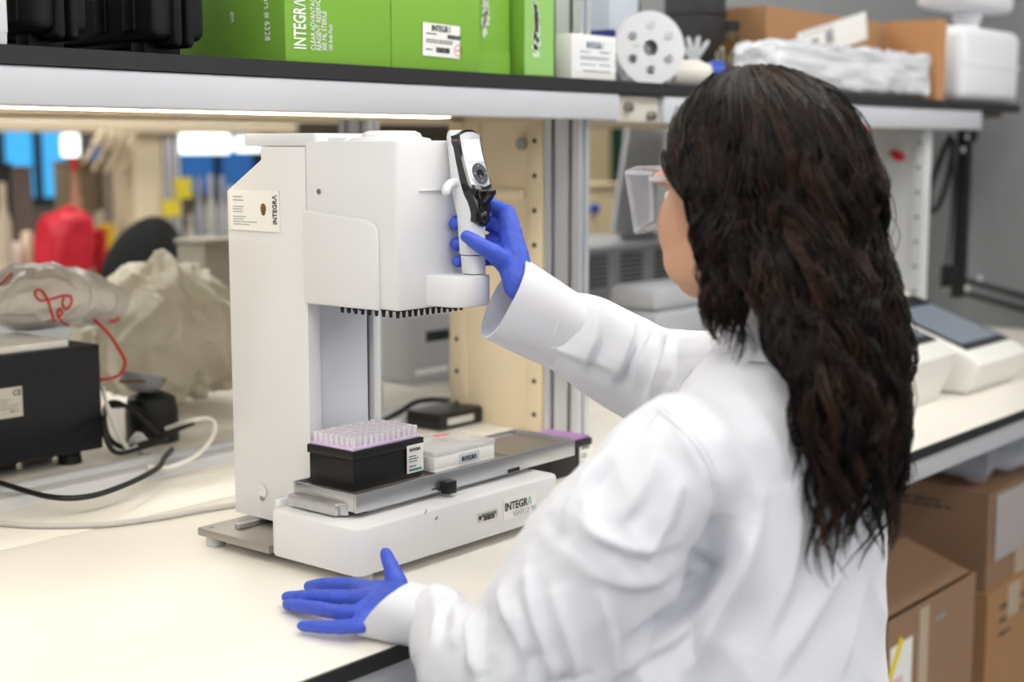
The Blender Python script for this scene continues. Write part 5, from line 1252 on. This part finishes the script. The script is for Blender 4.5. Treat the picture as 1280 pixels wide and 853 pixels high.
for i in range(NL):
    u = (i+lr.uniform(0, 1))/NL; phi = 50+u*260; el = lr.choice([.25, .55, .85, 1.15, 1.4])+lr.uniform(-.15, .15)
    add_lock(phi, el, NS, lr.uniform(.006, .0115))
for i in range(26): add_lock(lr.uniform(52, 180), lr.uniform(.9, 1.45), 26, .009)
for i in range(40): add_lock(lr.uniform(66, 235), lr.uniform(.3, 1.3), 3, .012)
ST = np.array(strands); ns = len(ST); RAD = .00055
T = np.gradient(ST, axis=1); T /= np.maximum(np.linalg.norm(T, axis=2)[..., None], 1e-9)
ref = np.array([.3, .2, .93]); A = np.cross(T, ref); A /= np.maximum(np.linalg.norm(A, axis=2)[..., None], 1e-6); Bv_ = np.cross(T, A)
taper = np.concatenate([np.ones(NP-4), [.85, .7, .5, .25]])[None, :, None]*RAD
rings = np.stack([ST + (A*math.cos(2*math.pi*k/3)+Bv_*math.sin(2*math.pi*k/3))*taper for k in range(3)], axis=2)   # strand, point, 3, xyz
verts = rings.reshape(-1, 3)
base_i = (np.arange(ns)[:, None, None]*NP+np.arange(NP-1)[None, :, None])*3
k = np.arange(3)[None, None, :]; k1 = (k+1) % 3
quads = np.stack([base_i+k, base_i+k1, base_i+3+k1, base_i+3+k], axis=-1).reshape(-1, 4)
hm = bpy.data.meshes.new('hair_strands'); hm.vertices.add(len(verts)); hm.vertices.foreach_set('co', verts.ravel())
hm.loops.add(quads.size); hm.loops.foreach_set('vertex_index', quads.ravel().astype(np.int32)); hm.polygons.add(len(quads)); hm.polygons.foreach_set('loop_start', np.arange(0, quads.size, 4, dtype=np.int32))
hm.polygons.foreach_set('use_smooth', np.ones(len(quads), dtype=bool)); hm.update(calc_edges=True)
at_ = hm.attributes.new('tint', 'FLOAT', 'POINT'); at_.data.foreach_set('value', np.repeat(np.array(tint, dtype=np.float32), NP*3))
HS = M('hair_strand', (40, 28, 24), .36, spec=.32); nt = HS.node_tree; pb = nt.nodes['Principled BSDF']
an_ = nt.nodes.new('ShaderNodeAttribute'); an_.attribute_name = 'tint'; rmp = nt.nodes.new('ShaderNodeValToRGB'); mr = nt.nodes.new('ShaderNodeMapRange'); mr.inputs[1].default_value = .5; mr.inputs[2].default_value = 1.8
nt.links.new(an_.outputs['Fac'], mr.inputs[0]); nt.links.new(mr.outputs[0], rmp.inputs[0]); rmp.color_ramp.elements[0].color = (*lin((9, 7, 7)), 1); rmp.color_ramp.elements[1].color = (*lin((56, 35, 25)), 1)
nt.links.new(rmp.outputs[0], pb.inputs['Base Color'])
mesh_obj('hair_strands', hm, HS, hair_root)
hair_root.children[0]['kind'] = 'stuff'
